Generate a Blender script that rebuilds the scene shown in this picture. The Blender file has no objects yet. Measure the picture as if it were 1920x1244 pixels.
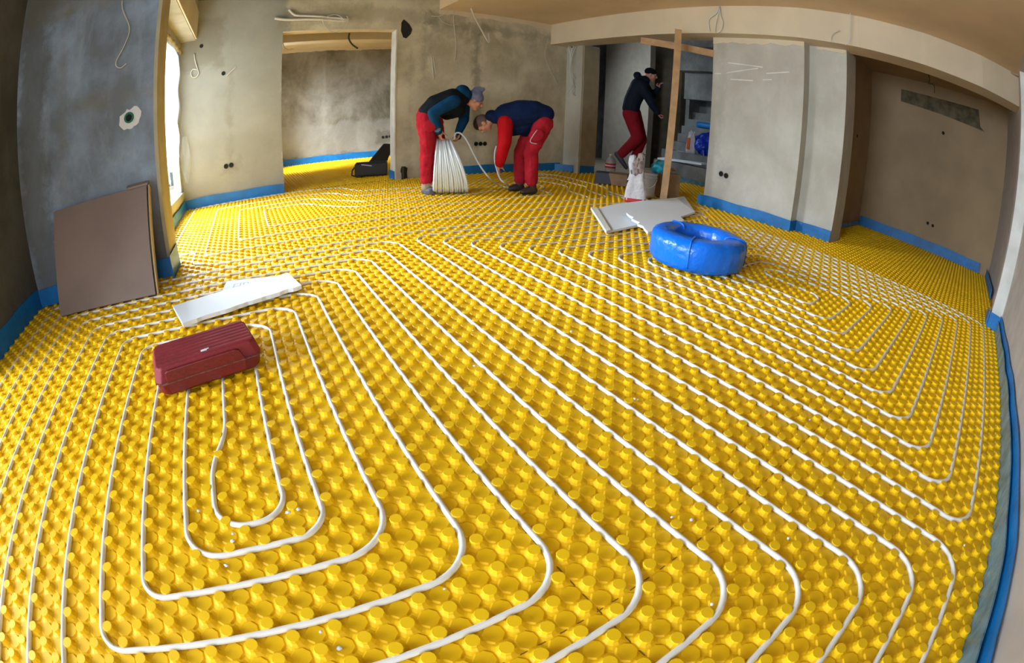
import bpy, bmesh, math, random
import numpy as np
from mathutils import Vector, Matrix

random.seed(7); np.random.seed(7)
SC = bpy.context.scene
COL = SC.collection
U = 0.05            # plan unit: the 50 mm stud pitch of the floor panels
ZB = 0.17           # pipe centre above the panel base, in units

# ------------------------------------------------------------------ camera
CAM_F, CAM_CX, CAM_CY = 876.0, 945.9, 567.23
CAM_H = 18.65
CX0 = 5.674
RIGHT = Vector((0.85114689, -0.52420547, 0.02752441))
UP = Vector((0.18298453, 0.3454389, 0.9204285))
FWD = Vector((0.49200166, 0.77838332, -0.38994074))
cam = bpy.data.cameras.new('camera'); camo = bpy.data.objects.new('camera', cam); COL.objects.link(camo)
camo.matrix_world = Matrix(((RIGHT.x, UP.x, -FWD.x, CX0 * U), (RIGHT.y, UP.y, -FWD.y, 0), (RIGHT.z, UP.z, -FWD.z, (CAM_H + ZB) * U), (0, 0, 0, 1)))
cam.type = 'PANO'; cam.panorama_type = 'FISHEYE_EQUISOLID'
cam.sensor_fit = 'HORIZONTAL'; cam.sensor_width = 36
cam.fisheye_lens = CAM_F / 1920 * 36; cam.fisheye_fov = math.radians(200)
cam.shift_x = (960 - CAM_CX) / 1920; cam.shift_y = -(622 - CAM_CY) / 1244
cam.clip_start = 0.01; cam.clip_end = 100
SC.camera = camo
SC.view_settings.view_transform = 'Standard'; SC.view_settings.look = 'None'
SC.view_settings.gamma = 1; SC.view_settings.use_curve_mapping = False
SC.view_settings.exposure = 0.36

# ------------------------------------------------------------------ light
w = bpy.data.worlds.new('sky'); SC.world = w; w.use_nodes = True
w.node_tree.nodes['Background'].inputs[0].default_value = (0.72, 0.86, 1, 1)
w.node_tree.nodes['Background'].inputs[1].default_value = 3.0

def area(name, loc, target, sx, sy, power, colr, spread=180):
    l = bpy.data.lights.new(name, 'AREA'); l.shape = 'RECTANGLE'; l.size = sx; l.size_y = sy; l.energy = power; l.color = colr
    l.spread = math.radians(spread)
    o = bpy.data.objects.new(name, l); COL.objects.link(o); o.location = loc
    d = Vector(target) - Vector(loc); o.rotation_euler = d.to_track_quat('-Z', 'Y').to_euler()
    return o
# daylight for left, back and rear windows; niche and hall lamps are added fills
area('daylight_left_window', (-79 * U, 20 * U, 27 * U), (0 * U, 24 * U, 22 * U), 56 * U, 44 * U, 290, (0.74, 0.87, 1.0))
area('daylight_back_window', (-44 * U, 152 * U, 66 * U), (45 * U, 46 * U, 0), 70 * U, 50 * U, 3500, (0.84, 0.93, 1.0))
area('daylight_rear_window', (-8 * U, -46 * U, 26 * U), (-4 * U, 0, 20 * U), 34 * U, 40 * U, 22, (0.84, 0.92, 1.0))
area('niche_fill_lamp', (9 * U, 187 * U, 30 * U), (40 * U, 176 * U, 25 * U), 18 * U, 30 * U, 16, (0.86, 0.93, 1.0))  # added lamp in an unseen side opening, brightens the niche
area('hall_fill_lamp', (131 * U, 153 * U, 44 * U), (158 * U, 98 * U, 12 * U), 14 * U, 20 * U, 26, (0.72, 0.85, 1.0))  # added lamp behind the corner column to brighten the stairs; no window there

# ------------------------------------------------------------------ helpers
def W(x, y, z):                       # plan units -> metres (z measured from the pipe centre line)
    return Vector((x * U, y * U, (z + ZB) * U))
CAMP = Vector((CX0, 0, CAM_H))
def ray(px, py):                      # viewing direction of a photo position through the fisheye lens
    x = (px - CAM_CX) / CAM_F; y = -(py - CAM_CY) / CAM_F; r = math.hypot(x, y) + 1e-12
    th = 2 * math.asin(min(r / 2, .9999)); s = math.sin(th) / r
    return RIGHT * (s * x) + UP * (s * y) + FWD * math.cos(th)
def onZ(p, z): d = ray(*p); t = (z - CAM_H) / d.z; return CAMP + d * t
def onY(p, y): d = ray(*p); return CAMP + d * (y / d.y)
def onX(p, x): d = ray(*p); return CAMP + d * ((x - CX0) / d.x)

def mesh_obj(name, verts, faces, mat, parent=None, smooth=False):
    me = bpy.data.meshes.new(name)
    me.from_pydata([tuple(v) for v in verts], [], faces); me.update()
    if smooth:
        me.shade_smooth()
    o = bpy.data.objects.new(name, me); COL.objects.link(o)
    if mat: me.materials.append(mat)
    if parent: o.parent = parent
    return o
def bm_obj(name, bm, mat, parent=None, smooth=False):
    bmesh.ops.recalc_face_normals(bm, faces=bm.faces[:])
    me = bpy.data.meshes.new(name); bm.to_mesh(me); bm.free()
    if smooth: me.shade_smooth()
    o = bpy.data.objects.new(name, me); COL.objects.link(o)
    if mat: me.materials.append(mat)
    if parent: o.parent = parent
    return o
def tag(o, label=None, cat=None, group=None, kind=None):
    if label: o['label'] = label
    if cat: o['category'] = cat
    if group: o['group'] = group
    if kind: o['kind'] = kind
    return o
def empty(name, loc):
    o = bpy.data.objects.new(name, None); COL.objects.link(o); o.location = loc; o.empty_display_size = .1
    bpy.context.view_layer.update()
    return o
def adopt(parent, *kids):             # parts keep their world place under the thing's empty
    for k in kids:
        k.parent = parent
        k.matrix_parent_inverse = Matrix.Translation(parent.location).inverted()
def box(bm, x0, x1, y0, y1, z0, z1):
    v = [bm.verts.new(W(x, y, z)) for z in (z0, z1) for y in (y0, y1) for x in (x0, x1)]
    for f in ((0, 1, 3, 2), (4, 5, 7, 6), (0, 1, 5, 4), (2, 3, 7, 6), (0, 2, 6, 4), (1, 3, 7, 5)):
        bm.faces.new([v[i] for i in f])
def boxes(name, mat, lst, parent=None, kind='structure'):
    bm = bmesh.new()
    for b in lst: box(bm, *b)
    o = bm_obj(name, bm, mat, parent)
    if parent is None and kind: o['kind'] = kind
    return o
def bevel(o, wd, seg=2):
    m = o.modifiers.new('bevel', 'BEVEL'); m.width = wd; m.segments = seg; m.limit_method = 'ANGLE'; m.angle_limit = math.radians(30)
def tube_data(pts, r, n=8, closed=False, rad=None):
    P = [Vector(p) for p in pts]; N = len(P); V = []; F = []
    t0 = None; nrm = None
    for i in range(N):
        if closed: t = P[(i + 1) % N] - P[i - 1]
        else: t = P[min(i + 1, N - 1)] - P[max(i - 1, 0)]
        t.normalize()
        if nrm is None:
            a = Vector((0, 0, 1)) if abs(t.z) < .9 else Vector((1, 0, 0))
            nrm = t.cross(a).normalized()
        else:
            nrm = (nrm - t * nrm.dot(t)).normalized()
        b = t.cross(nrm)
        rr = rad[i] if rad else r
        for k in range(n):
            a = 2 * math.pi * k / n
            V.append(P[i] + (nrm * math.cos(a) + b * math.sin(a)) * rr)
    for i in range(N if closed else N - 1):
        j = (i + 1) % N
        for k in range(n):
            F.append((i * n + k, i * n + (k + 1) % n, j * n + (k + 1) % n, j * n + k))
    if not closed:
        F.append(tuple(range(n - 1, -1, -1))); F.append(tuple(range((N - 1) * n, N * n)))
    return V, F
def tube(name, pts, r, mat, parent=None, n=8, closed=False, rad=None):
    V, F = tube_data(pts, r, n, closed, rad)
    return mesh_obj(name, V, F, mat, parent, smooth=True)
def smooth_path(pts, k=6):            # Catmull-Rom through the points
    P = [Vector(p) for p in pts]; out = []
    for i in range(len(P) - 1):
        a = P[max(i - 1, 0)]; b = P[i]; c = P[i + 1]; d = P[min(i + 2, len(P) - 1)]
        for j in range(k):
            t = j / k
            out.append(0.5 * ((2 * b) + (c - a) * t + (2 * a - 5 * b + 4 * c - d) * t * t + (3 * b - a - 3 * c + d) * t ** 3))
    out.append(P[-1]); return out
def best_radius(b, q):                # bend radius whose arc threads between the studs round this corner
    sx = 1 if q.x > 0 else -1; sy = 1 if q.y > 0 else -1; best = None
    st = []
    for i in range(math.floor(b.x) - 6, math.ceil(b.x) + 7):
        for j in range(math.floor(b.y) - 6, math.ceil(b.y) + 7):
            if (i + j) % 2 == 0:
                x = i + .41; x -= .16 * min(1, max(0, (1.5 - x) / 4)); st.append((x, j + .44))
    for n in range(15, 42):
        r = n / 10; cx = b.x + sx * r; cy = b.y + sy * r; m = 9
        for (x, y) in st:
            if (x - cx) * sx <= .2 and (y - cy) * sy <= .2: m = min(m, abs(math.hypot(x - cx, y - cy) - r))
        sc = min(m, .52) - .015 * abs(r - 2.5)
        if best is None or sc > best[0]: best = (sc, r)
    return best[1]
def fillet(pts, r=2.5, seg=9):
    own = {i: p[2] for i, p in enumerate(pts) if len(p) > 2}; pts = [p[:2] for p in pts]        # plan polyline with rounded corners
    out = [pts[0]]
    for i in range(1, len(pts) - 1):
        a, b, c = (Vector(p).to_2d() if len(p) > 2 else Vector(p) for p in (pts[i - 1], pts[i], pts[i + 1]))
        u = a - b; v = c - b; q_ = u.normalized() + v.normalized()
        r_ = r if r else best_radius(b, q_)
        r_ = own.get(i, r_); rr = min(r_, u.length * .49, v.length * .49)
        u.normalize(); v.normalize()
        p, q = b + u * rr, b + v * rr
        # circular-ish arc: cubic with the usual 0.55 handles
        h1, h2 = p + (b - p) * .56, q + (b - q) * .56
        for j in range(seg + 1):
            t = j / seg; k = 1 - t
            out.append(tuple(p * k ** 3 + h1 * 3 * k * k * t + h2 * 3 * k * t * t + q * t ** 3))
    out.append(pts[-1]); return out
def prism(name, poly, thick, mat, parent=None, top=None):   # poly: top outline in plan units (x,y,z); thickness downwards
    n = len(poly)
    V = [W(*p) for p in poly] + [W(p[0], p[1], p[2] - thick) for p in poly]
    F = [tuple(range(n)), tuple(range(2 * n - 1, n - 1, -1))] + [(i, i + n, (i + 1) % n + n, (i + 1) % n) for i in range(n)]
    return mesh_obj(name, V, F, mat, parent)
def lathe(name, c, prof, mat, parent=None, n=32, smooth=True, wob=None):
    V = []; F = []
    for i, (r, z) in enumerate(prof):
        for k in range(n):
            a = 2 * math.pi * k / n; q = r * (wob(a, z) if wob else 1)
            V.append(W(c[0] + q * math.cos(a), c[1] + q * math.sin(a), c[2] + z))
    m = len(prof)
    for i in range(m - 1):
        for k in range(n): F.append((i * n + k, i * n + (k + 1) % n, (i + 1) * n + (k + 1) % n, (i + 1) * n + k))
    if prof[0][0] > 0 and prof[0] != prof[-1]:
        F.append(tuple(range(n - 1, -1, -1))); F.append(tuple(range((m - 1) * n, m * n)))
    return mesh_obj(name, V, F, mat, parent, smooth=smooth)

# ------------------------------------------------------------------ materials
def mat(name, col, rough=.6, bump=0, bscale=40, metal=0, alpha=1, trans=0, spec=.5, var=0, vscale=6, sss=0):
    m = bpy.data.materials.new(name); m.use_nodes = True
    nt = m.node_tree; b = nt.nodes['Principled BSDF']
    b.inputs['Base Color'].default_value = (*col, 1); b.inputs['Roughness'].default_value = rough
    b.inputs['Metallic'].default_value = metal; b.inputs['Alpha'].default_value = alpha
    b.inputs['Transmission Weight'].default_value = trans; b.inputs['Specular IOR Level'].default_value = spec
    tc = nt.nodes.new('ShaderNodeNewGeometry')
    nz = nt.nodes.new('ShaderNodeTexNoise'); nz.inputs['Scale'].default_value = vscale; nz.inputs['Detail'].default_value = 5
    nt.links.new(tc.outputs['Position'], nz.inputs['Vector'])
    if var:
        mx = nt.nodes.new('ShaderNodeMix'); mx.data_type = 'RGBA'
        rp = nt.nodes.new('ShaderNodeMapRange'); rp.inputs[1].default_value = .35; rp.inputs[2].default_value = .65
        nt.links.new(nz.outputs[0], rp.inputs[0]); nt.links.new(rp.outputs[0], mx.inputs[0])
        mx.inputs[6].default_value = (*[c * (1 - var) for c in col], 1); mx.inputs[7].default_value = (*[min(1, c * (1 + var)) for c in col], 1)
        nt.links.new(mx.outputs[2], b.inputs['Base Color'])
    if bump:
        n2 = nt.nodes.new('ShaderNodeTexNoise'); n2.inputs['Scale'].default_value = bscale; n2.inputs['Detail'].default_value = 4
        nt.links.new(tc.outputs['Position'], n2.inputs['Vector'])
        bp = nt.nodes.new('ShaderNodeBump'); bp.inputs['Strength'].default_value = bump; bp.inputs['Distance'].default_value = .02
        nt.links.new(n2.outputs[0], bp.inputs['Height']); nt.links.new(bp.outputs[0], b.inputs['Normal'])
    return m
def plaster(name, base, dark, light, scale=1.2, stains_and_light=(), amount=.5, bump=.25):
    """weathered cement render: cloudy patches, trowel streaks, and stains/repair chases/painted window light at fixed places (axis, c0, c1, h0, h1, strength)"""
    m = bpy.data.materials.new(name); m.use_nodes = True
    nt = m.node_tree; L = nt.links; N = nt.nodes; b = N['Principled BSDF']
    b.inputs['Roughness'].default_value = .9; b.inputs['Specular IOR Level'].default_value = .2
    g = N.new('ShaderNodeNewGeometry')
    def noise(s, det=6, rough=.6, vec=None, dist=0):
        n = N.new('ShaderNodeTexNoise'); n.inputs['Scale'].default_value = s; n.inputs['Detail'].default_value = det
        n.inputs['Roughness'].default_value = rough; n.inputs['Distortion'].default_value = dist
        L.new(vec or g.outputs['Position'], n.inputs['Vector']); return n.outputs[0]
    def rng(v, a, c):
        r = N.new('ShaderNodeMapRange'); r.inputs[1].default_value = a; r.inputs[2].default_value = c; L.new(v, r.inputs[0]); return r.outputs[0]
    def mix(f, a, c):
        x = N.new('ShaderNodeMix'); x.data_type = 'RGBA'
        if isinstance(f, float): x.inputs[0].default_value = f
        else: L.new(f, x.inputs[0])
        for k, v in ((6, a), (7, c)):
            if isinstance(v, tuple): x.inputs[k].default_value = (*v, 1)
            else: L.new(v, x.inputs[k])
        return x.outputs[2]
    def mth(op, a, c=None):
        x = N.new('ShaderNodeMath'); x.operation = op
        for k, v in ((0, a), (1, c)):
            if v is None: continue
            if isinstance(v, (int, float)): x.inputs[k].default_value = v
            else: L.new(v, x.inputs[k])
        return x.outputs[0]
    mp = N.new('ShaderNodeMapping'); mp.inputs['Scale'].default_value = (1, 1, .35); L.new(g.outputs['Position'], mp.inputs[0])
    big = rng(noise(scale, 7, .62, dist=.25), .38, .64)
    streak = rng(noise(scale * 2.6, 9, .66, mp.outputs[0], .35), .5, .78)
    c = mix(big, dark, base)
    f = mth('MULTIPLY', streak, float(amount)); c = mix(f, c, light)
    fine = rng(noise(14, 6, .7, dist=.4), .56, .75); c = mix(mth('MULTIPLY', fine, .4), c, dark)
    if stains_and_light:
        sp = N.new('ShaderNodeSeparateXYZ'); L.new(g.outputs['Position'], sp.inputs[0])
        wob = mth('MULTIPLY', mth('SUBTRACT', noise(3.2, 7, .75), .5), .55)
        for (ax, c0, c1, h0, h1, s, colr) in stains_and_light:
            hx = (c1 - c0) / 2 * U; hz = (h1 - h0) / 2 * U
            dx = mth('SUBTRACT', mth('ABSOLUTE', mth('SUBTRACT', sp.outputs[ax], (c0 + c1) / 2 * U)), hx)
            dz = mth('SUBTRACT', mth('ABSOLUTE', mth('SUBTRACT', sp.outputs[2], ((h0 + h1) / 2 + ZB) * U)), hz)
            d = mth('ADD', mth('MAXIMUM', dx, dz), wob)
            r = N.new('ShaderNodeMapRange'); r.inputs[1].default_value = .05; r.inputs[2].default_value = -.05; r.inputs[4].default_value = s
            L.new(d, r.inputs[0]); c = mix(r.outputs[0], c, colr)
    L.new(c, b.inputs['Base Color'])
    bp = N.new('ShaderNodeBump'); bp.inputs['Strength'].default_value = bump; bp.inputs['Distance'].default_value = .03
    L.new(noise(9, 8, .7), bp.inputs['Height']); L.new(bp.outputs[0], b.inputs['Normal'])
    return m
M = {}
M['yellow'] = mat('yellow_panel_plastic', (0.82, 0.50, 0.007), .50, var=.05, vscale=3, spec=.22)
M['pipe'] = mat('white_pipe_plastic', (0.76, 0.75, 0.72), .35, spec=.5)
M['blue'] = mat('blue_edge_foam', (0.004, 0.17, 0.50), .45, bump=.25, bscale=25, var=.15)
M['film'] = mat('blue_strip_film', (0.12, 0.24, 0.32), .25, bump=.4, bscale=30, var=.3, vscale=9)
DK = (0.20, 0.17, 0.115)
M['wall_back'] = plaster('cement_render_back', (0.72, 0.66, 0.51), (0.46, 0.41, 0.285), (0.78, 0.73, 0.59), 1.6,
    [(0, -16, 17.5, -6, 66, .8, (.27, .27, .245)), (0, 40, 60, -2, 30, .25, (.55, .52, .45)), (0, 74.5, 76.8, 8, 46, .55, DK), (0, 57.5, 59, 30, 52, .4, DK), (0, 53.5, 54.3, 3, 40, .3, DK), (0, 60, 72, 44, 52, .45, DK), (0, 64, 108, 46.5, 49, .45, DK), (0, -12, -1, 38, 52, .45, DK), (0, 16, 62, 48, 52.5, .3, DK),  # first entry paints the cool grey window light into the render colour
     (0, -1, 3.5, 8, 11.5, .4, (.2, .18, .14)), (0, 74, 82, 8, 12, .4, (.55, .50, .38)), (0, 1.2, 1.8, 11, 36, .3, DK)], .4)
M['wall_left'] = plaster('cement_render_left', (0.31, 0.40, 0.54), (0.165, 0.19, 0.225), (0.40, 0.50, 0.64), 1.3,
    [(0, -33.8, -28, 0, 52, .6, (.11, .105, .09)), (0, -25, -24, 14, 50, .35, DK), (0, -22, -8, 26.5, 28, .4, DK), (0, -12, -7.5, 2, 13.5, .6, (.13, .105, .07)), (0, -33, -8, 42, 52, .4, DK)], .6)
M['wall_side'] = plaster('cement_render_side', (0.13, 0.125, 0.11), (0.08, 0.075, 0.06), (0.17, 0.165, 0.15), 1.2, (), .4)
M['wall_niche'] = plaster('cement_render_niche', (0.36, 0.335, 0.285), (0.15, 0.13, 0.095), (0.50, 0.485, 0.44), 1.0,
    [(0, 20, 80, 3, 18, .45, (.38, .37, .34)), (0, 69, 76, 7, 12, .6, (.13, .12, .09))], .5)
M['column'] = plaster('cement_render_column', (0.60, 0.575, 0.51), (0.49, 0.46, 0.39), (0.68, 0.66, 0.60), 1.5,
    [(1, 65.4, 66.4, 14, 44, .3, (.28, .26, .21)), (1, 61.5, 65.5, 7.5, 11, .4, (.33, .31, .27))], .45)
M['render_plain'] = plaster('cement_render_plain', (0.50, 0.46, 0.37), (0.37, 0.335, 0.25), (0.58, 0.54, 0.44), 1.4, (), .4)
M['tan'] = mat('painted_plaster_cream', (0.70, 0.59, 0.42), .85, bump=.1, bscale=12, var=.06, vscale=2)
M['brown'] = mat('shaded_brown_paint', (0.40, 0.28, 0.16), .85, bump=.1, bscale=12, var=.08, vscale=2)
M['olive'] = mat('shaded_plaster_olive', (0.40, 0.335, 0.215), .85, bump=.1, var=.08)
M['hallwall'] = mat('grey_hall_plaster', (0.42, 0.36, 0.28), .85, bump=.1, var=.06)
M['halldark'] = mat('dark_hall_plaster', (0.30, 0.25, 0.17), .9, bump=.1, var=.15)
M['scratch'] = mat('white_trowel_streak', (0.74, 0.73, 0.70), .85, var=.1)
M['seamgap'] = mat('panel_joint', (0.20, 0.11, 0.004), .8)
M['ceilpaint'] = mat('ceiling_paint', (0.76, 0.58, 0.37), .85, bump=.06, bscale=10, var=.05, vscale=2)
M['cream'] = mat('board_paper_cream', (0.72, 0.60, 0.43), .85, bump=.06, bscale=10, var=.05, vscale=2)
M['raw'] = mat('raw_ceiling_slab', (0.17, 0.14, 0.09), .9, bump=.3, var=.3)
M['bead'] = mat('galvanised_corner_bead', (0.66, 0.66, 0.62), .5, var=.1)
M['rightwall'] = mat('grey_primed_wall', (0.50, 0.45, 0.42), .85, bump=.08, bscale=8, var=.08)
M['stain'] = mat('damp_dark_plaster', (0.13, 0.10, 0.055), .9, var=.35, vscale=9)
M['concrete'] = plaster('bare_concrete', (0.24, 0.24, 0.235), (0.14, 0.14, 0.13), (0.33, 0.33, 0.33), 2.2, (), .5)
M['dark'] = mat('black_void', (0.006, 0.006, 0.006), .9)
M['black'] = mat('black_plastic', (0.012, 0.012, 0.013), .45, bump=.1)
M['white'] = mat('white_foam_board', (0.84, 0.90, 0.98), .6, bump=.05, bscale=60)
M['foam'] = mat('white_foam_edge', (0.80, 0.80, 0.76), .8, bump=.4, bscale=80)
M['cardboard'] = mat('brown_cardboard', (0.30, 0.19, 0.105), .85, bump=.1, var=.12)
M['sheet'] = mat('tan_fibre_board', (0.24, 0.175, 0.15), .7, bump=.06, var=.06, vscale=3)
M['sheetedge'] = mat('fibre_board_edge', (0.42, 0.30, 0.14), .8)
M['wood'] = mat('planed_softwood', (0.46, 0.27, 0.12), .6, bump=.15, bscale=25, var=.15, vscale=8)
M['redcase'] = mat('red_case_plastic', (0.16, 0.006, 0.008), .42, bump=.12, bscale=70, var=.12, vscale=5)
M['redlid'] = mat('faded_red_case_plastic', (0.21, 0.013, 0.020), .7, bump=.15, bscale=70, var=.14, vscale=7)
M['seam'] = mat('dusty_seam', (0.17, 0.06, 0.045), .8, var=.4, vscale=60)
M['blueroll'] = mat('blue_wrap_plastic', (0.0, 0.16, 0.80), .28, bump=.7, bscale=11, var=.05)
M['cable'] = mat('pale_cable', (0.62, 0.58, 0.50), .6)
M['cabledark'] = mat('dark_cable', (0.05, 0.04, 0.03), .6)
M['skin'] = mat('skin', (0.50, 0.235, 0.16), .5, var=.06, vscale=30)
M['redtrouser'] = mat('red_work_cloth', (0.36, 0.014, 0.026), .8, bump=.5, bscale=16, var=.14, vscale=9)
M['redshirt'] = mat('red_sleeve_cloth', (0.42, 0.006, 0.010), .75, bump=.4, bscale=16, var=.1)
M['maroon'] = mat('dark_red_work_cloth', (0.21, 0.010, 0.018), .8, bump=.4, bscale=14, var=.12)
M['vest'] = mat('black_quilted_cloth', (0.007, 0.010, 0.013), .7, bump=.5, bscale=20, var=.2)
M['hood'] = mat('petrol_blue_fleece', (0.005, 0.045, 0.115), .85, bump=.4, bscale=22, var=.15)
M['navy'] = mat('navy_quilted_cloth', (0.005, 0.014, 0.055), .65, bump=.5, bscale=22, var=.15)
M['jacket3'] = mat('dark_navy_jacket', (0.010, 0.014, 0.026), .7, bump=.4, bscale=18)
M['knit'] = mat('grey_blue_knit', (0.17, 0.18, 0.29), .9, bump=.5, bscale=60, var=.12, vscale=25)
M['knitblack'] = mat('black_knit', (0.008, 0.008, 0.010), .9)
M['hair'] = mat('dark_brown_hair', (0.030, 0.018, 0.012), .8, bump=.4, bscale=90)
M['shaved'] = mat('close_cropped_hair', (0.13, 0.085, 0.08), .8, bump=.2, bscale=120)
M['shoe'] = mat('grey_work_shoe', (0.10, 0.11, 0.14), .6, var=.3, vscale=30)
M['shoebeige'] = mat('beige_shoe_cloth', (0.30, 0.24, 0.17), .8, var=.1)
M['shoedark'] = mat('dark_brown_work_shoe', (0.035, 0.022, 0.020), .6, var=.2)
M['eye'] = mat('dark_eye', (0.02, 0.012, 0.01), .3)
M['lips'] = mat('lips', (0.36, 0.12, 0.09), .5)
M['coil'] = mat('milky_white_pipe', (0.72, 0.78, 0.84), .35)
M['coillow'] = mat('reflective_grey_tape', (0.45, 0.46, 0.50), .5)
M['paper'] = mat('white_paper', (0.72, 0.76, 0.86), .8)
M['ink'] = mat('grey_ink', (0.30, 0.32, 0.42), .8)
M['bagpaper'] = mat('white_sack_paper', (0.62, 0.60, 0.62), .8, bump=.8, bscale=18, var=.12, vscale=12)
M['bagbrown'] = mat('striped_sack_fold', (0.30, 0.22, 0.20), .8, bump=.8, bscale=22, var=.3, vscale=22)
M['sackred'] = mat('red_sack_print', (0.50, 0.03, 0.035), .7)
M['sackorange'] = mat('orange_sack_print', (0.75, 0.14, 0.03), .7)
M['bucket'] = mat('white_bucket_plastic', (0.56, 0.57, 0.62), .4)
M['greybox'] = mat('dark_grey_carton', (0.045, 0.047, 0.070), .6)
M['carton'] = mat('brown_tape_carton', (0.25, 0.15, 0.075), .6, var=.15)
M['teal'] = mat('teal_foil_bag', (0.01, 0.28, 0.40), .35, bump=.8, bscale=20, var=.5, vscale=18)
M['yellowfoil'] = mat('yellow_foil', (0.75, 0.45, 0.02), .4, bump=.5, bscale=22)
M['bluebag'] = mat('blue_bin_liner', (0.004, 0.04, 0.50), .18, bump=1.0, bscale=16, var=.3, vscale=14)
M['bottle'] = mat('clear_bottle_plastic', (0.50, 0.52, 0.52), .12, alpha=.72, spec=.9)
M['green'] = mat('green_pipe_rim', (0.0, 0.14, 0.07), .5)
M['whiteplaster'] = mat('white_fresh_plaster', (0.68, 0.68, 0.70), .85, bump=.4, bscale=30)
M['hallfloor'] = mat('dusty_screed', (0.24, 0.19, 0.13), .9, var=.2)
M['pvc'] = mat('white_window_frame', (0.42, 0.42, 0.38), .5, var=.15)
M['foamgun'] = mat('expanding_foam', (0.36, 0.27, 0.12), .9, bump=.8, bscale=40)
for k_ in ('redtrouser', 'redshirt', 'maroon', 'vest', 'hood', 'navy', 'jacket3', 'knit', 'knitblack', 'hair', 'shaved'):
    M[k_].node_tree.nodes['Principled BSDF'].inputs['Specular IOR Level'].default_value = .08
fm = bpy.data.materials.new('plastic_sheet'); fm.use_nodes = True
_n = fm.node_tree; _n.nodes.remove(_n.nodes['Principled BSDF'])
_tr = _n.nodes.new('ShaderNodeBsdfTransparent'); _tl = _n.nodes.new('ShaderNodeBsdfTranslucent'); _df = _n.nodes.new('ShaderNodeBsdfDiffuse')
_tl.inputs[0].default_value = (.9, .95, .97, 1); _df.inputs[0].default_value = (.75, .78, .74, 1)
_m1 = _n.nodes.new('ShaderNodeMixShader'); _m2 = _n.nodes.new('ShaderNodeMixShader'); _m1.inputs[0].default_value = .5; _m2.inputs[0].default_value = .38
_n.links.new(_tl.outputs[0], _m1.inputs[1]); _n.links.new(_df.outputs[0], _m1.inputs[2])
_n.links.new(_tr.outputs[0], _m2.inputs[1]); _n.links.new(_m1.outputs[0], _m2.inputs[2]); _n.links.new(_m2.outputs[0], _n.nodes['Material Output'].inputs[0])
M['sheeting'] = fm

# ------------------------------------------------------------------ setting: floor with studded insulation panels
YR = 14.123                           # y of pipe row 0
PX_, PY_ = .41, .44                    # stud lattice phase
def warp(k): return k + .045 * np.maximum(0, k - 41)      # panels laid with slightly open joints further back
def unwarp(m): return m if m < 41 else (m - 41) / 1.045 + 41
def floor_ok(x, y):
    a = (x > -33.2) & (x < 112.6) & (y > -13.2) & (y < 130.4)
    a &= ~((x < -7.6) & (y > 68.0) & (y < 76.4)); a &= ~((x < -13.0) & (y >= 68))
    a &= ~((x > 109.3) & (y > 41.6) & (y < 69.6)); a &= ~((x > 110.4) & (y > 121.6))
    a &= ~((x > 97.6) & (y < -10.6))
    a |= (x > 16.6) & (x < 48.9) & (y >= 130.4) & (y < 136)
    a |= (x > 10.6) & (x < 89.4) & (y >= 135.6) & (y < 215)
    a |= (x >= 112.6) & (x < 165.2) & (y > -13.2) & (y < 32.2)
    a |= (x >= 122.5) & (x < 165.2) & (y >= 32.2) & (y < 38)
    a |= (x >= 110.0) & (x < 145.4) & (y > 69.8) & (y < 100)
    a |= (x >= 109.8) & (x < 120) & (y >= 100) & (y < 121.5)
    return a
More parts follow.
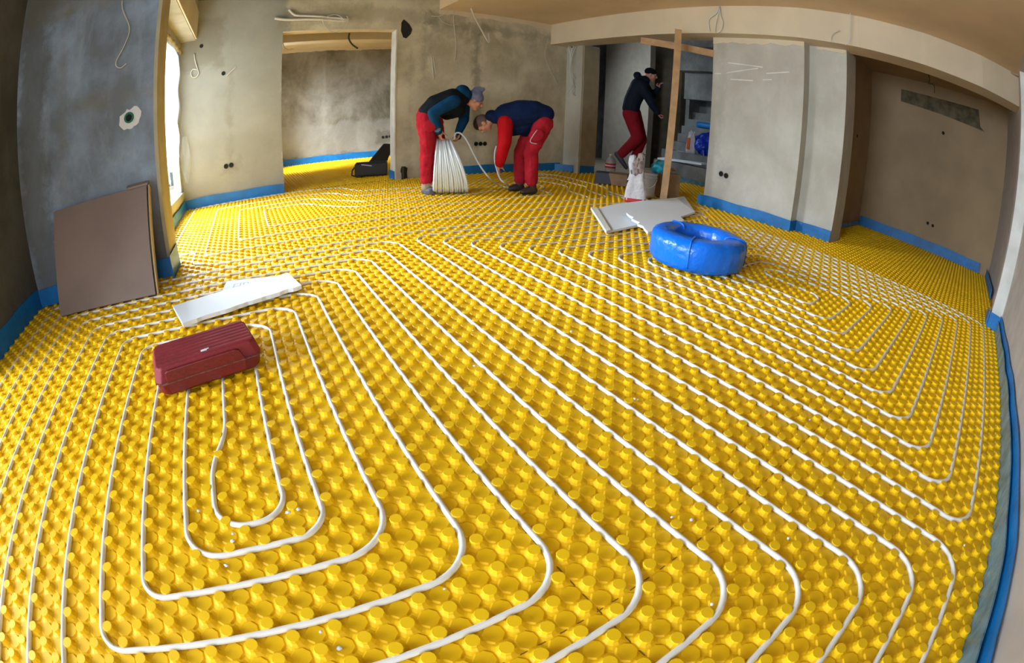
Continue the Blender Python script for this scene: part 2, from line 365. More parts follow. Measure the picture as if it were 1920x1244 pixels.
def build_floor():
    PH, PY = PX_, PY_
    V = []; FV = []; FS = []
    base = 0
    I, J = np.meshgrid(np.arange(-34, 167), np.arange(-30, 203), indexing='ij')
    X = I + PH; Y = warp(J + PY) + YR
    X = X - .16 * np.clip((1.5 - X) / 4, 0, 1)
    ok = floor_ok(X, Y)
    even = ((I + J) % 2 == 0)
    # a loose seam column on the left panel edge is left as it falls
    def stamp(xs, ys, rings, n, rot):
        nonlocal base
        ang = np.arange(n) * 2 * np.pi / n + rot
        cs = np.stack([np.cos(ang), np.sin(ang)], 1)
        tmpl = np.concatenate([np.concatenate([cs * r, np.full((n, 1), z)], 1) for r, z in rings])
        m = len(rings); K = len(xs)
        vv = tmpl[None] + np.stack([xs, ys, np.zeros(K)], 1)[:, None, :]
        V.append(vv.reshape(-1, 3))
        q = []
        for i in range(m - 1):
            for k in range(n):
                q.append((i * n + k, i * n + (k + 1) % n, (i + 1) * n + (k + 1) % n, (i + 1) * n + k))
        q = np.array(q); off = (base + np.arange(K) * m * n)
        FV.append((q[None] + off[:, None, None]).reshape(-1)); FS.append(np.full(K * len(q), 4))
        cap = np.arange((m - 1) * n, m * n)
        FV.append((cap[None] + off[:, None]).reshape(-1)); FS.append(np.full(K, n))
        base += K * m * n
    near = (X < 170) & (Y < 75)
    e = ok & even
    s = e & near
    stamp(X[s], Y[s], [(.66, 0), (.46, .06), (.345, .17), (.345, .365), (.32, .395)], 10, .31)
    s = e & ~near
    stamp(X[s], Y[s], [(.55, 0), (.36, .13), (.325, .35), (.295, .375)], 8, .39)
    s = ok & ~even
    stamp(X[s], Y[s], [(.56, 0), (.47, .085)], 8, .39)
    # panel base sheets
    rects = [(-33.7, 113.5, -13.7, 68), (-14, 113.5, 68, 131), (15.5, 50, 131, 136), (9, 91, 135, 217), (113.5, 166.5, -14, 39), (110, 147, 69, 101), (110, 120.5, 101, 122.8)]
    for (x0, x1, y0, y1) in rects:
        V.append(np.array([(x0, y0, 0), (x1, y0, 0), (x1, y1, 0), (x0, y1, 0)], float))
        FV.append(np.arange(base, base + 4)); FS.append(np.array([4])); base += 4
    v = np.concatenate(V) * U; fv = np.concatenate(FV).astype(np.int32); fs = np.concatenate(FS).astype(np.int32)
    me = bpy.data.meshes.new('floor')
    me.vertices.add(len(v)); me.vertices.foreach_set('co', v.ravel())
    me.loops.add(len(fv)); me.loops.foreach_set('vertex_index', fv)
    me.polygons.add(len(fs))
    me.polygons.foreach_set('loop_start', np.concatenate([[0], np.cumsum(fs)[:-1]]).astype(np.int32))
    me.update(calc_edges=True); me.validate()
    me.shade_flat()
    me.materials.append(M['yellow'])
    o = bpy.data.objects.new('floor', me); COL.objects.link(o); o['kind'] = 'structure'
    o['label'] = 'yellow studded underfloor heating panels covering the whole floor'
build_floor()
boxes('trim_11', M['seamgap'], [(14.86, 14.93, -13, 66, -.2, -.155), (-30, 60, 6.06, 6.12, -.2, -.154)])
boxes('trim_12', M['dark'], [(16.4, 49, 130.6, 131.0, -.2, .02)])
boxes('floor_slab', M['hallfloor'], [(-40, 230, -50, 220, -4, -.35), (120.5, 210, 101, 175, -.35, -.12), (147, 210, 60, 101, -.35, -.12), (-34, 13, -46, -13.7, -.35, -.15)])

# ------------------------------------------------------------------ setting: walls
ZC = 58
H0 = -.3
lw = boxes('wall_left', M['wall_side'], [(-40, -33.7, 44, 76, H0, ZC), (-40, -33.7, -46, -6, H0, ZC), (-40, -33.7, -6, 44, 48, ZC)])
boxes('wall_added_bay', M['rightwall'], [(-84, -40, -14, -10, H0, ZC), (-84, -40, 50, 54, H0, ZC), (-84, -80, -14, 54, 50, ZC), (-84, -80, -14, 54, H0, 4)])  # unseen bay, added so the left daylight starts farther off and falls evenly
boxes('ceiling_added_bay', M['cream'], [(-84, -36, -14, 54, ZC, 61)])
boxes('floor_added_bay', M['hallfloor'], [(-84, -33.7, -14, 54, -.6, -.15)])
fl_ = boxes('wall_front', M['wall_left'], [(-34, -8, 69, 76, H0, ZC)])
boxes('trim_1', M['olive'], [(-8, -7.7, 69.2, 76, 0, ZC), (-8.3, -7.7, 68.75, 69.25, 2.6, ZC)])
boxes('wall_window', M['render_plain'], [(-16, -13.2, 76, 131.5, H0, 3.6), (-16, -13.2, 76, 131.5, 44, ZC), (-16, -13.2, 76, 79, H0, ZC)])
boxes('beam_window', M['render_plain'], [(-13.2, -8.8, 76, 131, 46.3, ZC)])
boxes('trim_2', M['tan'], [(-8.8, -8.4, 76, 130.4, 46.5, 54.5)])
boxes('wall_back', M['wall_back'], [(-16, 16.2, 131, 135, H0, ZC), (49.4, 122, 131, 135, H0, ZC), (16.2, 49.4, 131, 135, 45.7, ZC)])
boxes('trim_3', M['bead'], [(49.15, 49.55, 130.85, 135, 0, 45.7)])
boxes('trim_4', M['tan'], [(16.2, 49.2, 130.95, 135, 45.45, 45.75)])
boxes('wall_niche', M['wall_niche'], [(8, 92, 216, 219, H0, 60), (90, 92, 135, 216, H0, 60)])
boxes('wall_niche_side', M['render_plain'], [(8, 10, 135, 177, H0, 60), (8, 10, 197, 216, H0, 60), (8, 10, 177, 197, H0, 14), (8, 10, 177, 197, 46, 60)])  # side opening added and sized for the niche lamp
boxes('ceiling_niche', M['tan'], [(8, 92, 135, 218, 54, 56)])
boxes('beam_niche', M['tan'], [(10, 90, 176, 182, 50.6, 54.2)])
boxes('wall_rear', M['rightwall'], [(-40, -26, -49, -45, H0, ZC), (10, 14, -49, -13.7, H0, ZC), (-26, 10, -49, -45, 46, ZC), (-26, 10, -49, -45, H0, 4)])
boxes('wall_right', M['rightwall'], [(12, 97.8, -17, -13.7, H0, ZC), (97.8, 170, -17, -13.9, H0, ZC)])
boxes('pier_right', M['rightwall'], [(98.2, 101.5, -13.9, -11.2, H0, 46)])
boxes('trim_5', M['bead'], [(97.9, 98.2, -13.9, -11.1, 2.4, 46)])
# columns
cs_ = boxes('column_stair', M['column'], [(110, 117, 42.5, 69, H0, 46)])
def marks(parent, x, strokes):
    for a, b in strokes:
        A = onX(a, x); B = onX(b, x); n = Vector((0, 0, .16)); V = []
        for dx in (-.03, .02): V += [W(*(p + q + Vector((dx, 0, 0)))) for p, q in ((A, -n * .6), (B, -n), (B, n * .7), (A, n))]
        mesh_obj('trowel_mark', V, [(0, 1, 2, 3), (7, 6, 5, 4), (0, 4, 5, 1), (1, 5, 6, 2), (2, 6, 7, 3), (3, 7, 4, 0)], M['scratch'], parent)
boxes('column_passage', M['column'], [(113.6, 122, 32.5, 42.5, H0, 46)])
boxes('column_corner', M['column'], [(111.3, 119, 122.6, 131, H0, 46)])
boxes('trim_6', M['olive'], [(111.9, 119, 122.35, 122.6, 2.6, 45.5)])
marks(cs_, 109.97, [((1365, 118), (1430, 126)), ((1362, 137), (1421, 128)), ((1437, 138), (1480, 135)), ((1370, 149), (1412, 151)), ((1430, 150), (1447, 149)), ((1340, 138), (1352, 138))])
# passage room on the right
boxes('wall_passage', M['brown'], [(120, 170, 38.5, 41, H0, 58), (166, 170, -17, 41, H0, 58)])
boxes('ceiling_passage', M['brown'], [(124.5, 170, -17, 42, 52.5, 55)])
# stair hall
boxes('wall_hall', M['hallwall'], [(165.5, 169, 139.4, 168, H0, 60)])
boxes('wall_hall_rear', M['concrete'], [(212, 215, 60, 182, H0, 70), (119, 214, 178, 182, H0, 70), (119, 122, 135, 182, H0, 70), (117, 214, 64, 67, H0, 70), (178, 212, 126, 128, H0, 70)])
boxes('ceiling_hall', M['raw'], [(117, 214, 64, 182, 66, 70)])
# ceiling: painted part and the raw slab beyond its edge
boxes('ceiling', M['ceilpaint'], [(62.6, 117, 36, 131, 53, 60), (10, 130, -50, 36, 53, 60), (-40, 10, -50, 20, 53, 60), (10, 62.6, 20, 36, 53, 60)])
boxes('ceiling_slab', M['raw'], [(-40, 62.6, 20, 131, 58, 61), (113, 125, 60, 131, 58, 61)])
def beam():
    front = [(104.0, 132), (104.6, 85), (105.2, 64), (106.3, 42), (108.8, 28), (113.5, 12), (119.6, -3), (126.5, -15)]
    V = []; F = []
    for (x, y) in front:
        d = 8.6
        for (dx, z) in ((0, 45.5), (0, 53.2), (d, 53.2), (d, 45.5)): V.append(W(x + dx, y, z))
    for i in range(len(front) - 1):
        for k in range(4): F.append((i * 4 + k, i * 4 + (k + 1) % 4, (i + 1) * 4 + (k + 1) % 4, (i + 1) * 4 + k))
    F += [(0, 1, 2, 3), tuple(range(len(V) - 4, len(V)))]
    o = mesh_obj('beam', V, F, M['cream']); o['kind'] = 'structure'
beam()
# ragged plaster bands where the painted ceiling meets raw render
def ragged(name, axis, c, a0, a1, ztop, depth, mat_, n=40, seed=1):
    rnd = random.Random(seed); V = []; F = []; zl = ztop - depth
    for i in range(n + 1):
        a = a0 + (a1 - a0) * i / n
        zl = .75 * zl + .25 * (ztop - depth * rnd.uniform(.35, 1.5))
        for z in (ztop, zl):
            for off in (0, .18):
                V.append(W(c + off, a, z) if axis == 'x' else W(a, c + off, z))
    for i in range(n):
        b = i * 4; e = b + 4
        F += [(b, e, e + 2, b + 2), (b + 1, b + 3, e + 3, e + 1), (b + 2, e + 2, e + 3, b + 3), (b, b + 1, e + 1, e)]
    F += [(0, 2, 3, 1), (n * 4, n * 4 + 1, n * 4 + 3, n * 4 + 2)]
    o = mesh_obj(name, V, F, mat_); o['kind'] = 'structure'
ragged('trim_7', 'y', 130.86, 62.6, 104.2, 53, 1.7, M['cream'], 60, 3)
ragged('trim_8', 'x', 109.86, 42.5, 69, 45.6, 1.6, M['cream'], 40, 4)
ragged('trim_9', 'x', 113.46, 32.6, 40.5, 45.6, .9, M['cream'], 24, 5)
ragged('trim_10', 'y', 215.86, 12, 90, 54, 1.4, M['tan'], 70, 6)
# stairs and the flight above
boxes('wall_stair', M['concrete'], [(203, 206, 64, 140, H0, 66)])
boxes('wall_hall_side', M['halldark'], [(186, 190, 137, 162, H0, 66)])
st = [(146, 166, 93, 118, H0, 6.4), (146, 166, 67, 93, H0, 7.3), (150.5, 203, 67, 118, H0, 10.6)]
for i in range(1, 9): st.append((155 + 5.2 * i, 203, 67, 118 + 2.0 * i, 7 + 3.5 * i, 10.6 + 3.5 * i))
boxes('stairs', M['concrete'], st)
sl = boxes('stair_flight_upper', M['concrete'], [(156, 162, 67, 117, 43.5, 52), (162, 178, 67, 117, 45, 54), (163, 166, 67, 118, 32.5, 46)])
boxes('landing_upper', M['concrete'], [(150, 176, 67, 119, 52, 57)])
# damp rectangle and wedge on the passage walls
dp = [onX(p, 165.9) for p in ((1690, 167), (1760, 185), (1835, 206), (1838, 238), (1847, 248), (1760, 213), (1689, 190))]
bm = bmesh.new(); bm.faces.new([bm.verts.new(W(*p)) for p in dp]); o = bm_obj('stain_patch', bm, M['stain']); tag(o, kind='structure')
# edge strips (perimeter foam)
def strip(name, segs, h=2.7, t=.35, m='blue'):
    bm = bmesh.new()
    for (x0, y0, x1, y1) in segs:
        d = Vector((x1 - x0, y1 - y0)); n = Vector((-d.y, d.x)).normalized() * t; k = max(1, int(d.length / 4)); prev = None
        for i in range(k + 1):
            t_ = i / k; wob = .12 * math.sin(i * 2.3 + x0)
            p = Vector((x0, y0)) + d * t_ + n.normalized() * wob * .5
            hh = h + .12 * math.sin(i * 1.7 + y0)
            cur = [bm.verts.new(W(p.x, p.y, -.15)), bm.verts.new(W(p.x + n.x * .5, p.y + n.y * .5, hh)), bm.verts.new(W(p.x + n.x, p.y + n.y, hh)), bm.verts.new(W(p.x + n.x, p.y + n.y, -.15))]
            if prev:
                for a in range(4): bm.faces.new([prev[a], prev[(a + 1) % 4], cur[(a + 1) % 4], cur[a]])
            else: bm.faces.new(cur)
            prev = cur
        bm.faces.new(prev[::-1])
    o = bm_obj(name, bm, M[m]); o['kind'] = 'structure'; return o
strip('baseboard_left', [(-33.3, 44, -33.3, 68.4)], h=2.9, t=.35)
strip('baseboard_front', [(-33.4, 68.3, -7.4, 68.3)], h=2.6)
strip('baseboard_front_end', [(-7.35, 66.6, -7.2, 74.5)], h=3.3, t=.3)
strip('baseboard_window', [(-12.6, 76, -12.6, 130.4)], h=2.6)
strip('baseboard_back', [(-12.6, 130.3, 16.0, 130.3), (57.5, 130.3, 109.6, 130.3)], h=2.7)
strip('baseboard_jamb', [(49.0, 131, 49.0, 135)], h=2.6)
strip('baseboard_niche', [(10.4, 215.4, 89.6, 215.4)], h=2.9)
strip('baseboard_corner', [(106.6, 129.6, 110.6, 124.4), (112, 122.0, 118.6, 122.0)], h=2.6)
strip('baseboard_stair_column', [(109.3, 42.0, 109.3, 70.2)], h=2.7)
strip('baseboard_passage_column', [(109.6, 41.9, 113.2, 41.9), (112.9, 32.3, 112.9, 41.9)], h=2.6)
strip('baseboard_passage', [(165.4, -10, 165.4, 37.9)], h=3.2)
strip('baseboard_passage_dull', [(122, 37.8, 165.3, 37.8)], h=1.6, m='film')
strip('baseboard_passage_end', [(128, -13.2, 165, -13.2)], h=2.4)
strip('baseboard_right', [(13, -13.1, 97.5, -13.1)], h=2.0, t=.3, m='film')
strip('baseboard_right_top', [(13, -13.5, 97.5, -13.5)], h=2.9, t=.2)
strip('baseboard_pier', [(97.4, -13.4, 97.4, -10.8), (97.4, -10.8, 101.6, -10.8)], h=2.7)
strip('baseboard_stairs', [(145.5, 70, 145.5, 118)], h=1.7, m='film')

boxes('ground_outside', mat('outside_paving', (0.04, 0.048, 0.035), .9, var=.3), [(-220, -41, -60, 420, -6, -4)])
boxes('wall_outside', mat('outside_hedge', (0.03, 0.04, 0.022), .9, var=.4, vscale=3), [(-150, -140, -60, 420, -4, 22)])
# window frame and torn plastic sheeting
boxes('window_1', M['pvc'], [(-15.2, -13.4, 79, 81, 3.6, 44), (-15.2, -13.4, 128, 131, 3.6, 44), (-15.2, -13.4, 79, 131, 42.3, 44), (-15.2, -13.0, 79, 131, 3.2, 5.2), (-15.0, -13.8, 103.5, 105, 5, 43)])
tag(tube('foam_bead', [W(-13.0, y, 43.4 + .25 * math.sin(y)) for y in np.arange(79.5, 130.5, 1.1)], .028, M['foamgun']), 'yellowed expanding foam bead along the window head', 'foam bead')
def sheeting():
    V = []; F = []; ny, nz = 56, 24
    rnd = random.Random(5)
    low = 12.0
    lows = []
    for i in range(ny + 1):
        y = 79.5 + 50.8 * i / ny
        low = .7 * low + .3 * (6 + 10 * rnd.random() + (6 if y > 120 else 0))
        lows.append(low)
        for j in range(nz + 1):
            z = 43.2 + (lows[i] - 43.2) * j / nz
            x = -12.9 + .35 * math.sin(y * .9 + z * .15) * (j / nz) + .25 * math.sin(z * .7 + y * .3)
            V.append(W(x, y, z))
    for i in range(ny):
        for j in range(nz):
            a = i * (nz + 1) + j; F.append((a, a + 1, a + nz + 2, a + nz + 1))
    o = mesh_obj('plastic_sheet', V, F, M['sheeting'], smooth=True)
    tag(o, 'torn milky plastic sheeting hung over the window in the left corner', 'plastic sheet')
    # a hanging torn tail by the back corner
    V = []; F = []
    for i in range(10):
        t = i / 9; wd = 2.6 * math.sin(math.pi * min(1, t * .8 + .12)) + .3
        for j in range(5):
            s = j / 4 - .5
            V.append(W(-11.7 + s * wd, 129.6 + .5 * math.sin(j * 2 + i), 20 - 12.5 * t + .6 * math.sin(j * 1.7) * t))
    for i in range(9):
        for j in range(4): a = i * 5 + j; F.append((a, a + 1, a + 6, a + 5))
    o = mesh_obj('plastic_sheet_tail', V, F, M['sheeting'], smooth=True)
    tag(o, 'loose torn tail of plastic hanging at the back corner of the window', 'plastic sheet')
sheeting()

# ------------------------------------------------------------------ heating pipes in the panels
def pipe(name, plan, label, r=2.5, snap=False):
    if snap:                          # measured runs: settle every straight run into its channel
        q = [[x, unwarp(k)] for x, k in plan]
        for a, b in zip(q[:-1], q[1:]):
            if abs(a[1] - b[1]) < .6: a[1] = b[1] = round((a[1] + b[1]) / 2)
            elif abs(a[0] - b[0]) < .6: a[0] = b[0] = round((a[0] + b[0]) / 2)
        plan = [tuple(p) for p in q]
    pts = [W(x, float(warp(k)) + YR, 0.03) for x, k in fillet(plan, r)]
    o = tube(name, pts, .18 * U, M['pipe'], n=8)
    tag(o, label, 'heating pipe'); return o
Lx = lambda n: 3.79 - 3 * n
A_ = [(-1.0 + 2, 24), (1, 12.5), (-.25, 9.5), (-.25, 3.9), (4.05, 3.9), (4, 27), (Lx(3), 27), (Lx(3), 0), (9, 0), (9, 33), (Lx(5), 33), (Lx(5), -6), (15, -6), (15, 39), (Lx(7), 39), (Lx(7), -12), (21, -12), (21, 45), (Lx(9), 45), (Lx(9), -18), (27, -18), (27, 51), (Lx(11), 51), (Lx(11), -24), (33, -24), (33, 48), (104, 48), (104, 70)]
B_ = [(1, 24), (Lx(2), 24), (Lx(2), 2.1), (6, 2.1, 1.9), (6, 30), (Lx(4), 30), (Lx(4), -3), (12, -3), (12, 36), (Lx(6), 36), (Lx(6), -9), (18, -9), (18, 42), (Lx(8), 42), (Lx(8), -15), (24, -15), (24, 48), (Lx(10), 48), (Lx(10), -21), (30, -21), (30, 51), (101, 51), (101, 72)]
pipe('heating_pipe', A_[::-1] + B_[1:], 'white heating pipe spiralling round the near loop beside the red case', None)
C_ = [(98, 66), (98, 45), (36, 45), (36, -24), (97, -24), (97, 39), (42, 39), (42, -18), (91, -18), (91, 33), (48, 33), (48, -12), (85, -12), (85, 27), (54, 27), (54, -6), (79, -6), (79, 21), (60, 21), (60, 0), (73, 0), (73, 15)]
D_ = [(95, 66), (95, 42), (39, 42), (39, -21), (94, -21), (94, 36), (45, 36), (45, -15), (88, -15), (88, 30), (51, 30), (51, -9), (82, -9), (82, 24), (57, 24), (57, -3), (76, -3), (76, 18), (63, 18), (63, 4), (68.6, 4), (68.6, 15), (73, 15)]
pipe('heating_pipe', C_ + D_[::-1][1:], 'white heating pipe in long nested hairpins under and around the blue coil', None)
pipe('heating_pipe', [(72, 88), (60, 83), (43, 80), (29, 80.8), (25, 84.5), (18.5, 94.3), (9.2, 94.3), (9.2, 74.6), (19, 75.2), (30, 73.4), (60, 73.6), (75.3, 74.2), (75.3, 81), (79.6, 84.8), (80, 89.5), (72, 88)],
     'innermost closed white pipe loop on the floor towards the back left corner', 1.8, True)
pipe('heating_pipe', [(-7.9, 65.8), (-5.0, 65.2), (-4.4, 57.5), (0, 54.2), (27, 54.6), (90, 54.6), (90, 72)], 'white pipe leaving the window pier with a short kink and running to the boards', 1.5, True)
pipe('heating_pipe', [(92, 112), (99.3, 104), (98.4, 86), (97.6, 80), (93, 74), (92, 66), (89, 60.9), (60, 61.0), (-3.3, 61.0), (-3.5, 107), (20, 106.6), (27.5, 104.6), (32, 94.7), (48.8, 92.8), (70, 97), (89, 101.6), (93, 98.5), (92.3, 82), (88, 77), (86.5, 67.6), (82.6, 66.4), (2.8, 67.3), (2.8, 100), (21.5, 99.8), (27, 92), (32, 86.4), (46, 85.5), (65, 90), (85, 95), (87, 89), (86.5, 84), (82, 78), (81, 69)],
     'white pipe making the second and third nested loops before the two bending workers', 1.8, True)
pipe('heating_pipe', [(-9.8, 56.8), (-10.3, 115.6), (20, 115.2), (31, 112.6), (34.7, 102), (49, 97.8), (75, 103), (96, 106), (99, 112)],
     'outermost white pipe along the blue strip of the back wall', 2.5, True)

# ------------------------------------------------------------------ red tool case
def rotated(cx, cy, ang):
    c, s = math.cos(ang), math.sin(ang)
    return lambda x, y: (cx + x * c - y * s, cy + x * s + y * c)
def case():
    ang = math.radians(11.5)
    R = rotated(-4.62, 32.6, ang)     # origin: front-left corner at the seam
    L_, D_c = 9.7, 5.0
    e = empty('tool_case', W(*R(L_ / 2, D_c / 2), .3))
    tag(e, 'dark red power tool case with a ribbed lid, lying on the pipes at front left', 'tool case')
    def shell(name, rings, m, bev=.012):
        V = []; F = []
        for (ins, insy, z) in rings:
            c = .5
            for (x, y) in ((ins + c, insy), (L_ - ins - c, insy), (L_ - ins, insy + c), (L_ - ins, D_c - insy - c), (L_ - ins - c, D_c - insy), (ins + c, D_c - insy), (ins, D_c - insy - c), (ins, insy + c)):
                V.append(W(*R(x, y), z))
        n = 8; m_ = len(rings)
        for i in range(m_ - 1):
            for k in range(n): F.append((i * n + k, i * n + (k + 1) % n, (i + 1) * n + (k + 1) % n, (i + 1) * n + k))
        F.append(tuple(range(n - 1, -1, -1))); F.append(tuple(range((m_ - 1) * n, m_ * n)))
        o = mesh_obj(name, V, F, m); bevel(o, bev); return o
    base = shell('base', [(.55, .15, .32), (.3, .05, .5), (.05, 0, 1.5)], M['redcase'])
    lid = shell('lid', [(0, -.03, 1.5), (.02, -.02, 1.62), (.35, .1, 2.65), (.45, .22, 2.78)], M['redlid'])
    ribs = bmesh.new()
    for i in range(7):
        y0 = .42 + i * .6
        for (a, z) in ((0, 2.76),):
            vs = []
            for (yy, zz) in ((y0, 2.76), (y0 + .1, 2.89), (y0 + .32, 2.89), (y0 + .44, 2.76)):
                vs.append([ribs.verts.new(W(*R(.6 - (.1 if i in (2, 3, 4) else 0), yy), zz)), ribs.verts.new(W(*R(L_ - .6, yy), zz))])
            for k in range(3): ribs.faces.new([vs[k][0], vs[k][1], vs[k + 1][1], vs[k + 1][0]])
            for s in (0, 1): ribs.faces.new([v[s] for v in vs])
    rb = bm_obj('lid_ribs', ribs, M['redlid'])
    # front latch panel with rounded outline, crossing the seam
    V = []; F = []
    P = [(1.2, .62), (8.0, .62), (8.15, 1.5), (7.75, 2.42), (7.4, 2.55), (1.35, 2.55), (1.1, 2.42), (1.05, 1.5)]
    for off in (-.22, .05):
        for (x, z) in P:
            V.append(W(*R(x, off + (.06 if z > 2 else 0)), z))
    n = len(P); F = [tuple(range(n)), tuple(range(2 * n - 1, n - 1, -1))] + [(i, i + n, (i + 1) % n + n, (i + 1) % n) for i in range(n)]
    lp = mesh_obj('latch_panel', V, F, M['redcase']); bevel(lp, .004)
    sm = bmesh.new()
    def rbox(bm, x0, x1, y0, y1, z0, z1):
        v = [bm.verts.new(W(*R(x, y), z)) for z in (z0, z1) for y in (y0, y1) for x in (x0, x1)]
        for f in ((0, 1, 3, 2), (4, 5, 7, 6), (0, 1, 5, 4), (2, 3, 7, 6), (0, 2, 6, 4), (1, 3, 7, 5)): bm.faces.new([v[i] for i in f])
    rbox(sm, .3, L_ - .35, -.235, .2, 1.50, 1.57); rbox(sm, -.01, .3, .3, D_c - .5, 1.47, 1.53)
    so = bm_obj('seam', sm, M['seam'])
    bm = bmesh.new()
    rbox(bm, 4.6, 5.15, .55, .72, 2.9, 2.915); rbox(bm, 4.75, 5.35, .75, .9, 2.9, 2.915); rbox(bm, 4.6, 4.8, .62, .86, 2.9, 2.916)
    lg = bm_obj('worn_sticker', bm, M['paper'])
    bm = bmesh.new(); rbox(bm, 3.2, 6.4, D_c - .02, D_c + .9, 1.9, 2.2); rbox(bm, 3.2, 3.6, D_c - .3, D_c + .6, 1.2, 2.2); rbox(bm, 6.0, 6.4, D_c - .3, D_c + .6, 1.2, 2.2)
    hd = bm_obj('handle', bm, M['redcase'])
    adopt(e, base, lid, rb, lp, so, lg, hd)
case()

# ------------------------------------------------------------------ boards and sheets
def jag(a, b, n, amp, seed):
    rnd = random.Random(seed); out = []
    a = Vector(a); b = Vector(b); d = b - a; nn = Vector((-d.y, d.x, 0)).normalized()
    for i in range(1, n): out.append(tuple(a + d * i / n + nn * amp * rnd.uniform(-1, 1)))
    return out
p = [(-5.4, 51.9, .95), (9.5, 55.4, 1.0), (10.5, 50.0, 1.0), *jag((10.5, 50.0, 1.0), (-3.5, 45.9, .95), 26, .12, 2), (-3.5, 45.9, .95)]
o = prism('foam_board', p, .45, M['white']); tag(o, 'narrow white foam board lying across the pipes behind the red case', 'foam board')
pp = [onZ(q, .42) for q in ((413, 553), (425, 528), (503, 519), (540, 517), (500, 545))]
e = prism('plan_sheet', [(q.x, q.y, .42) for q in pp], .02, M['paper']); tag(e, 'sheet of paper with a small drawn plan, half under the narrow white board', 'paper')
bm = bmesh.new()
for (a, b) in (((436, 542), (462, 540)), ((440, 533), (466, 529)), ((436, 542), (440, 533)), ((462, 540), (466, 529)), ((448, 541), (452, 531)), ((438, 538), (464, 534)), ((455, 540), (458, 530))):
    A = onZ(a, .43); B = onZ(b, .43); d = (B - A).normalized(); nn = Vector((-d.y, d.x, 0)) * .04
    bm.faces.new([bm.verts.new(W(q.x, q.y, .432)) for q in (A - nn, B - nn, B + nn, A + nn)])
o = bm_obj('drawing', bm, M['ink'], e)
p = [(69.6, 68.0, .9), (77.5, 70.4, 1.0), (90, 71.5, 1.2), (99.5, 70.6, 1.7), (108, 74, 1.2), (93.6, 60.0, .8), (84, 57.2, .8), *jag((84, 57.2, .8), (59.0, 53.5, .7), 14, .1, 4), (59.0, 53.5, .7)]
o = prism('foam_board', p, .4, M['white']); tag(o, 'long white panel with a lipped left end, lying in front of the leaning timber', 'foam board')
o2 = prism('lip', [(68.9, 68.6, 1.15), (70.2, 68.2, 1.15), (59.8, 53.4, .95), (58.3, 52.9, .95)], .5, M['foam'], o)
p = [(70.6, 60.2, 1.75), (81.8, 56.2, 1.75), (78.2, 51.8, 1.75), (71, 48.7, 1.75), (62.6, 47.6, 1.75), *jag((62.6, 47.6, 1.75), (70.6, 60.2, 1.75), 11, .45, 9)]
o = prism('foam_board', p, .42, M['white']); tag(o, 'smaller white board with a jagged broken edge, lying on the long panel', 'foam board')
# leaning fibre board against the pier
def lean():
    BL, BR = Vector((-25.6, 60.0, .35)), Vector((-9.2, 59.6, .35)); TL, TR = Vector((-26.8, 68.0, 13.4)), Vector((-9.9, 68.0, 13.7))
    nrm = (BR - BL).cross(TL - BL).normalized(); t = nrm * -1.0
    V = [W(*q) for q in (BL, BR, TR, TL)] + [W(*(q + t * .9)) for q in (BL, BR, TR, TL)]
    e = empty('fibre_board', W(-17, 60, .2)); tag(e, 'large tan board leaning against the concrete pier at left', 'board')
    f = mesh_obj('panel', V, [(0, 1, 2, 3), (7, 6, 5, 4), (0, 4, 5, 1), (1, 5, 6, 2), (2, 6, 7, 3), (3, 7, 4, 0)], M['sheet'])
    V2 = [W(*q) for q in (BR + Vector((0, 0, 0)), BR + t * .9, TR + t * .9, TR)]
    off = Vector((.012, 0, 0)); ed = mesh_obj('side_edge', [v + off for v in V2] + [v + off * 2 for v in V2], [(0, 1, 2, 3), (7, 6, 5, 4), (0, 4, 5, 1), (1, 5, 6, 2), (2, 6, 7, 3), (3, 7, 4, 0)], M['sheetedge'])
    q = [(-13.2, 67.7, 13.9), (-9.7, 67.7, 14.0), (-9.6, 68.6, 14.3), (-13.2, 68.6, 14.2)]
    fp = prism('folded_corner', q, .25, M['sheet'])
    adopt(e, f, ed, fp)
lean()

# ------------------------------------------------------------------ blue wrapped coil
def blue_coil():
    prof = []
    R0, r0, h = 7.15, 3.75, 4.7
    for (r, z) in ((R0 - .9, .32), (R0 - .3, .6), (R0, 1.3), (R0 + .02, 3.4), (R0 - .25, 4.35), (R0 - .95, h), ((R0 + r0) / 2, h + .03), (r0 + .45, h - .02), (r0, h - .5), (r0 - .02, 1.2), (r0 + .5, .4), (R0 - .9, .32)):
        prof.append((r, z))
    def wob(a, z): return 1 + .006 * math.sin(9 * a + z) + .008 * math.sin(5 * a + 1) * (z / 4) + .004 * math.sin(23 * a)
    o = lathe('pipe_coil', (61.3, 36.6, 0), prof, M['blueroll'], n=90, wob=wob)
    tag(o, 'large coil of pipe wrapped in glossy bright blue plastic film', 'pipe coil')
    for k, a in enumerate((math.radians(205), math.radians(300), math.radians(75))):
        c = Vector((61.3, 36.6)); d = Vector((math.cos(a), math.sin(a)))
        pts = [(R0 + .03, 1.1), (R0 + .06, 3.5), (R0 - .3, 4.5), (R0 - 1, 4.78), (r0 + .5, 4.76), (r0 - .05, 4.1)]
        tube('tape_fold', [W(c.x + d.x * r, c.y + d.y * r, z) for r, z in smooth_path([Vector((r, z, 0)) for r, z in pts], 4) for r, z in [(r, z)]] if False else [W(c.x + d.x * q.x, c.y + d.y * q.x, q.y) for q in smooth_path([Vector((r, z, 0)) for r, z in pts], 4)], .006, M['blueroll'], o, n=6)
blue_coil()

